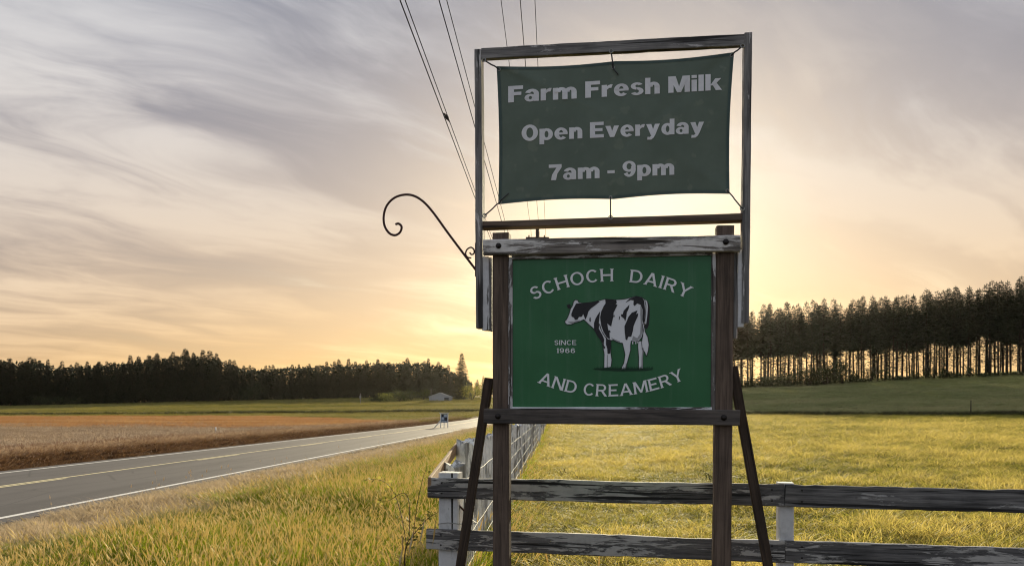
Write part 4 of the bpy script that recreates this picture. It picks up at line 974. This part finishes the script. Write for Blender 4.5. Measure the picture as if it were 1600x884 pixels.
def put_tree(name, kinds, i, x, y, H, label, cat, group, mat, rz_=None):
    tr, cr, H0 = kinds[i % len(kinds)]; s = H / H0; zg = ground_z(x, y) - .15
    M = Matrix.Translation((x, y, zg)) @ Matrix.Rotation(random.gauss(0, .014), 4, 'Y') @ Matrix.Rotation(random.uniform(0, 6.28), 4, 'Z') @ Matrix.Diagonal((s * random.uniform(.88, 1.12), s * random.uniform(.88, 1.12), s, 1))
    root = empty(name, None, label, cat, group, mw=M)
    for nm, me, mt in (('trunk', tr, M_bark), ('crown', cr, mat)):
        if not me.materials: me.materials.append(mt)
        o = bpy.data.objects.new(nm, me); C.objects.link(o); o.parent = root
        if me.materials[0] != mt: o.material_slots[0].link = 'OBJECT'; o.material_slots[0].material = mt
    return root
kind_r = [conifer(24, (.44, .57, .49, .61, .53, .40)[k], 3.0 + .4 * (k % 4), 100 + k, 2.3, True, .82) + (24,) for k in range(6)]
kind_l = [conifer(25, .05 + .06 * (k % 3), 5.2 + .6 * (k % 3), 200 + k, 2.4, False, (.85, .70, .95, .78, .62)[k], .75) + (25,) for k in range(5)]
def top_r(u): return np.interp(u, [980, 1040, 1165, 1250, 1350, 1400, 1500, 1600, 1800], [530, 505, 480, 472, 464, 458, 448, 434, 425])
def top_l(u): return np.interp(u, [-140, 0, 60, 100, 200, 280, 340, 372, 400, 470, 560, 640, 690, 704, 735], [556, 556, 557, 567, 558, 546, 551, 567, 571, 566, 562, 558, 565, 575, 594])
idx = 0
for row, (yr, st, nm) in enumerate(((184, 11.5, 'front'), (190, 13, ''), (197, 14.5, ''), (205, 17, ''))):
    u = 985 + row * 4
    while u < 1760:
        y = yr + random.uniform(-2, 2); uu = u + random.uniform(-4, 4); x = (uu - CU) / F * y
        tv_ = top_r(uu) + random.choice([0, 3, 6, 10, -4, 14, 20]) + row * 1.0
        H = ZC + (HV - tv_) / F * y - ground_z(x, y)
        lab = 'tall bare stemmed conifer in the front row of the hilltop wood' if row == 0 else 'tall conifer standing deeper in the hilltop wood on the right'
        put_tree('conifer_tree', kind_r, idx, x, y, max(H, 8), lab, 'tree', 'conifers of the hilltop wood, front row' if row == 0 else 'conifers of the hilltop wood, rows behind', M_needle); idx += 1
        u += st * random.choice([.5, .75, .95, 1.05, 1.2, 1.45])
for row, (yr, st) in enumerate(((402, 14), (411, 14), (424, 16))):
    u = -120.
    while u < 738:
        y = yr + random.uniform(-3, 3); uu = u + random.uniform(-3, 3); x = (uu - CU) / F * y
        tv_ = top_l(uu) + random.choice([0, 2, 5, 8, -3, 9]) + (5 if row == 0 else 0)
        H = ZC + (HV - tv_) / F * y - ground_z(x, y)
        lab = 'dark fir at the edge of the wood beyond the left fields' if row == 0 else 'dark fir deeper in the wood beyond the left fields'
        put_tree('fir_tree', kind_l, idx, x, y, max(H, 6), lab, 'tree', 'firs along the left wood edge' if row == 0 else 'firs deeper in the left wood', M_needle); idx += 1
        u += st * random.uniform(.7, 1.3)
y = 365; x = (720 - CU) / F * y; put_tree('fir_tree', [conifer(25, .03, 6.0, 301, 2.6, False, .8, .7) + (25,)], 0, x, y, ZC + (HV - 551) / F * y - ground_z(x, y), 'tallest broad fir standing right of the grey shed', 'tree', None, M_needle2)
y = 380; x = (676 - CU) / F * y; put_tree('fir_tree', [conifer(20, .03, 6.4, 302, 2.6, False, .8, .7) + (20,)], 0, x, y, ZC + (HV - 573) / F * y - ground_z(x, y), 'broad dark fir rising behind the grey shed', 'tree', None, M_needle)
# hazy wood far off behind the sign
for row, (yr, st) in enumerate(((560, 13), (580, 15))):
    u = 728.
    while u < 1010:
        y = yr + random.uniform(-6, 6); x = (u - CU) / F * y; tv_ = np.interp(u, [728, 745, 765, 800, 1010], [582, 589, 586, 580, 560]) + random.uniform(-3, 9)
        put_tree('far_fir_tree', kind_l, idx, x, y, max(8, ZC + (HV - tv_) / F * y - ground_z(x, y)), 'hazy distant fir in the gap left of the sign post', 'tree', 'hazy firs of the far wood', M_needle2); idx += 1
        u += st * random.uniform(.7, 1.3)

# dark interior of the left wood, a mass of foliage nobody could count
rg = np.random.default_rng(77); n_ = 40000; uu = rg.uniform(-130, 735, n_); y = rg.uniform(405, 432, n_); x = (uu - CU) / F * y
tz = ZC + (HV - top_l(uu)) / F * y; zz = gz(x, y); z = zz + (tz - zz) * rg.uniform(0, .86, n_) ** 1.0
a = rg.normal(0, 1, (n_, 3)); a /= np.linalg.norm(a, axis=1)[:, None]; b = rg.normal(0, 1, (n_, 3)); b -= (a * b).sum(1)[:, None] * a; b /= np.linalg.norm(b, axis=1)[:, None]
L = rg.uniform(.9, 2.0, n_)[:, None]; p = np.stack([x, y, z], 1); V = np.stack([p, p + a * L * .5 + b * L * .3, p + a * L, p + a * L * .5 - b * L * .3], 1).reshape(-1, 3)
tag(obj('wood_interior', mesh('wood_interior', V.tolist(), np.arange(n_ * 4).reshape(-1, 4).tolist()), M_needle), 'dark massed foliage inside the wood beyond the left fields', 'wood', kind='stuff')

# bushes
def bush_mesh(w, h, seed, n=900, leaf=.22, lobes=6):
    r_ = random.Random(seed); vs = []; fs = []; st = []
    lb = [(Vector((r_.uniform(-.32, .32) * w, r_.uniform(-.32, .32) * w, h * r_.uniform(.25, .66))), r_.uniform(.24, .40) * w) for _ in range(lobes)]
    for _ in range(n):
        c, rad = r_.choice(lb); d = Vector((r_.gauss(0, 1), r_.gauss(0, 1), r_.gauss(0, 1))).normalized(); p = c + d * rad * r_.uniform(.45, 1.08); p.z = max(.05, p.z * (h / (h * .66 + .4 * w)) if p.z > h else p.z)
        a = Vector((r_.gauss(0, 1), r_.gauss(0, 1), r_.gauss(0, 1))).normalized(); b = a.cross(d); b = b.normalized() if b.length > .05 else Vector((1, 0, 0)); L = leaf * r_.uniform(.6, 1.4)
        o = len(vs); vs.extend([p, p + a * L * .5 + b * L * .3, p + a * L, p + a * L * .5 - b * L * .3]); fs.append((o, o + 1, o + 2, o + 3))
    cr = mesh('foliage', vs, fs); bm = bmesh.new()
    for c, rad in lb:
        t = tube_mesh([(0, 0, 0), c * .5 + Vector((0, 0, .1)), c], [.05 * h / 2, .03 * h / 2, .012], 5); bm.from_mesh(t)
    sm_ = bpy.data.meshes.new('stems'); bm.to_mesh(sm_); bm.free(); return cr, sm_
def bush(name, u, y, w, h, label, mat, seed, group=None, n=900, leaf=.25, dz=0.0):
    x = (u - CU) / F * y; root = empty(name, (x, y, ground_z(x, y) - .05 + dz), label, 'bush', group); cr, st = bush_mesh(w, h, seed, n, leaf)
    W = wmat(root); obj('foliage', cr, mat, root, mw=W); obj('stem', st, M_bark, root, mw=W); return root
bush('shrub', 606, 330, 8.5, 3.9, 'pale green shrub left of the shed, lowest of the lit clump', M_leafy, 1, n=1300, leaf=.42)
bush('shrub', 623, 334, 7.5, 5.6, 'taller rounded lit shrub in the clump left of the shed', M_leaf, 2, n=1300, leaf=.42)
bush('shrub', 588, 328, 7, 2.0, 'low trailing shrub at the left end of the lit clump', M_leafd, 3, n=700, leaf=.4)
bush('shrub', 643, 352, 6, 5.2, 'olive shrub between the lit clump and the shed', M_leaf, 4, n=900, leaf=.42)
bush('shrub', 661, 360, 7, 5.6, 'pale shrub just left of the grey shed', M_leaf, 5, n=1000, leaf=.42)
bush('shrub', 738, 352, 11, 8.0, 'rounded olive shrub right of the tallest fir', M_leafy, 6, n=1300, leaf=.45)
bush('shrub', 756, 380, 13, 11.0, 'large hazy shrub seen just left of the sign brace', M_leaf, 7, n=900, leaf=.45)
for i, (u, h) in enumerate(((60, 5.2), (76, 4.4), (92, 5.0), (117, 4.6))):
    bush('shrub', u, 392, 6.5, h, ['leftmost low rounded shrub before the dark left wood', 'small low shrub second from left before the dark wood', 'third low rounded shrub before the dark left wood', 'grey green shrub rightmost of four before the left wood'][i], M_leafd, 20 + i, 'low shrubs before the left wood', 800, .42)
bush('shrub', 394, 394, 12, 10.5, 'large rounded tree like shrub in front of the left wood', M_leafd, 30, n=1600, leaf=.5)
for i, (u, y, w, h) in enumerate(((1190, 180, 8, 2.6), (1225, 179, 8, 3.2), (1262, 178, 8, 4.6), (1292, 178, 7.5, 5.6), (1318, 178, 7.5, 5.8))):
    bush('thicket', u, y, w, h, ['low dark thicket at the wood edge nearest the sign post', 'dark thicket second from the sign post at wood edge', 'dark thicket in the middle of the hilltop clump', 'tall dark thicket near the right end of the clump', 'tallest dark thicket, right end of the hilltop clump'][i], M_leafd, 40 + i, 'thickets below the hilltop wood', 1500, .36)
u = 1150; i = 0
while u < 1720:
    y = 181.5 + random.uniform(-.8, .8); hgt_ = random.choice([1.0, 1.4, 1.9, 2.6, 3.4])
    bush('undergrowth_shrub', u, y, random.uniform(3.0, 5.5), hgt_, 'low dark undergrowth bush at the foot of the hilltop conifers', M_leafd, 60 + i, 'undergrowth bushes along the hilltop wood', 520, .32); u += random.uniform(10, 26); i += 1

# ------------------------------------------------------------------ shed, roadside board, posts
M_shed = plain('pale_metal_wall', (.40, .41, .44), .55, var=.05); M_sroof = plain('pale_metal_roof', (.50, .51, .54), .45, var=.05); M_dk = plain('dark_door', (.06, .06, .065), .6)
y = 335.; x0 = (670.5 - CU) / F * y; x1 = (703.5 - CU) / F * y; zb = ground_z((x0 + x1) / 2, y); he = 2.1; hr = 3.75; xm = (x0 + x1) / 2; D = 12
shed = empty('shed', (xm, y, zb), 'low pale grey metal shed with shallow gable roof beyond the fields', 'building')
wv_ = [(x0, 0), (x1, 0), (x1, he), (xm, hr), (x0, he)]
vs = [(a, y, zb - .5 * (b == 0) + b) for a, b in wv_] + [(a, y + D, zb - .5 * (b == 0) + b) for a, b in wv_]
obj('wall', mesh('wall', vs, [(0, 1, 2, 3, 4), (9, 8, 7, 6, 5), (1, 6, 7, 2), (5, 0, 4, 9)]), M_shed, shed)
for sx, xe in ((-1, x0 - .35), (1, x1 + .35)):
    ze = he - .35 * (hr - he) / (xm - x0)
    vs = [(xe, y - .4, zb + ze), (xm, y - .4, zb + hr + .02), (xm, y + D + .4, zb + hr + .02), (xe, y + D + .4, zb + ze)]; vs += [(a, b, c_ + .12) for a, b, c_ in vs]
    obj('roof', mesh('roof', vs, [(0, 1, 2, 3), (7, 6, 5, 4), (0, 4, 5, 1), (1, 5, 6, 2), (2, 6, 7, 3), (3, 7, 4, 0)]), M_sroof, shed)
obj('door', box_mesh(x1 - 2.6, x1 - .6, y - .06, y - .01, zb, zb + 1.7), M_dk, shed)
def thin_post(name, u, y, h, r_, mat, label, cat, box=None):
    x = (u - CU) / F * y; z = ground_z(x, y); t = empty(name, (x, y, z), label, cat)
    obj('shaft', tube_mesh([(x, y, z - .2), (x, y, z + h * .5), (x + .01, y, z + h)], [r_, r_ * .95, r_ * .8], 8), mat, t)
    if box: obj('box', box_mesh(x - box, x + box, y - .4, y - .1, z + h * .55, z + h * .8, .05), mat, t)
    obj('cap', lathe_mesh([(r_ * 1.15, 0), (r_ * 1.1, r_ * .6), (r_ * .5, r_)], 8, 'Z'), mat, t, loc=(x + .01, y, z + h)); return t
M_grey = plain('grey_post', (.30, .29, .27), .7)
thin_post('small_pole', 563, 300, 4.0, .16, M_grey, 'short grey service pole with box before the left wood', 'pole', .35)
thin_post('thin_mast', 673.5, 333, 5.4, .10, M_grey, 'thin mast standing at the left end of the grey shed', 'pole')
thin_post('field_post', 1517, 98, 1.9, .07, M_bark, 'lone dark post standing by the hillside ditch', 'post')
thin_post('field_marker', 337, 56, .55, .06, plain('white_marker', (.75, .75, .73), .5), 'tiny white marker in the stubble across the road', 'marker')
# roadside board across the road
y = 88.; xl = (689.5 - CU) / F * y; M_pw = plain('white_paint', (.72, .72, .70), .6); zb = ground_z(xl, y)
rb = empty('roadside_board', (xl, y, zb), 'small blue and white roadside board on white legs across the road', 'sign')
def bx(n, x0, x1, z0, z1, yo=0.0, t=.1, mat=None, par=None): return obj(n, box_mesh(x0, x1, y + yo, y + yo + t, z0, z1, .008), mat or M_pw, par or rb)
w_ = .72; hp = 1.68
bx('post', xl - .12, xl - .02, zb - .3, zb + hp); bx('post', xl + w_ - .02, xl + w_ + .08, zb - .3, zb + hp)
bx('post', xl + .28, xl + .36, zb - .3, zb + .62, .02, .08)
M_pb = plain('blue_grey_print', (.12, .17, .24), .5); M_pk = plain('black_print', (.015, .016, .02), .5); M_pl = plain('pale_blue_print', (.42, .47, .54), .5)
pn = bx('board', xl - .02, xl + w_ - .02, zb + .62, zb + 1.60, -.03, .03, M_pb)
for (a, b, c_, d, mt) in ((.04, .26, 1.28, 1.54, M_pk), (.34, .64, 1.26, 1.55, M_pl), (.04, .30, .96, 1.22, M_pl), (.36, .66, .84, 1.22, M_pk), (.06, .60, .68, .80, M_pl)):
    obj('print', box_mesh(xl + a, xl + b, y - .036, y - .031, zb + c_, zb + d), mt, pn)
obj('brace', tube_mesh([(xl - .08, y + .05, zb + .85), (xl - .85, y + .05, zb - .05)], .06, 6), M_pw, rb)
obj('roof_cap', box_mesh(xl - .22, xl + w_ + .18, y - .12, y + .2, zb + hp, zb + hp + .08, .01), M_sroof, rb)

# ------------------------------------------------------------------ bramble at the corner post
M_bl1 = leaf_mat('bramble_leaves', (.12, .13, .03), (.30, .28, .07), .6); M_cane = plain('bramble_cane', (.07, .04, .03), .7)
def bramble(name, canes, label, seed, yb, leaf=.035):
    r_ = random.Random(seed); x0 = (canes[0][0][0] - CU) / F * yb
    root = empty(name, (x0, yb, ground_z(x0, yb)), label, 'plant')
    vs = []; fs = []
    for cane in canes:
        pts = smooth_path([pix(u, v, Vector((0, yb, 0)), Vector((0, -1, 0)), r_.uniform(-.12, .12)) for u, v in cane], 5)
        obj('cane', tube_mesh(pts, [.0045 * (1 - .6 * i / len(pts)) for i in range(len(pts))], 6), M_cane, root)
        for p in pts[3:]:
            for _ in range(r_.choice([1, 2, 3])):
                a = Vector((r_.gauss(0, 1), r_.gauss(0, 1), r_.gauss(.1, .6))).normalized(); b = a.cross(Vector((r_.gauss(0, 1), r_.gauss(0, 1), 1))).normalized(); L = leaf * r_.uniform(.6, 1.7)
                q_ = p + a * r_.uniform(0, .05); o = len(vs); vs += [q_, q_ + a * L * .35 + b * L * .36, q_ + a * L * .75 + b * L * .25, q_ + a * L, q_ + a * L * .75 - b * L * .25, q_ + a * L * .35 - b * L * .36]
                fs += [(o, o + 1, o + 2, o + 3), (o, o + 3, o + 4, o + 5)]
    obj('leaves', mesh('leaves', vs, fs), M_bl1, root); return root
bramble('bramble', [[(632, 905), (634, 855), (650, 830), (668, 810), (684, 800)]], 'single dark arching bramble cane leaning to the fence corner post', 1, 5.7, .03)
bramble('bramble', [[(640, 900), (632, 830), (618, 775), (600, 752), (578, 748)], [(640, 900), (650, 800), (660, 750), (668, 728)], [(636, 900), (640, 800), (632, 770), (606, 782), (590, 780)]],
        'leafy bramble sprawling through the verge grass left of the corner post', 2, 7.2, .030)

# ------------------------------------------------------------------ evening haze
HAZE = 0.000018
if HAZE:
    m, nt, out = new_mat('evening_haze')
    v = nt.node('ShaderNodeVolumePrincipled', ins={'Color': (.92, .88, .82, 1), 'Density': HAZE, 'Anisotropy': .80}); nt.l.new(v.outputs[0], out.inputs['Volume'])
    hz = obj('haze', box_mesh(-900, 900, -90, 900, -4, 48), m); tag(hz, 'thin warm evening haze hanging over the fields', 'haze', kind='stuff')
for o in list(bpy.data.objects):
    if '_w' in o: del o['_w']
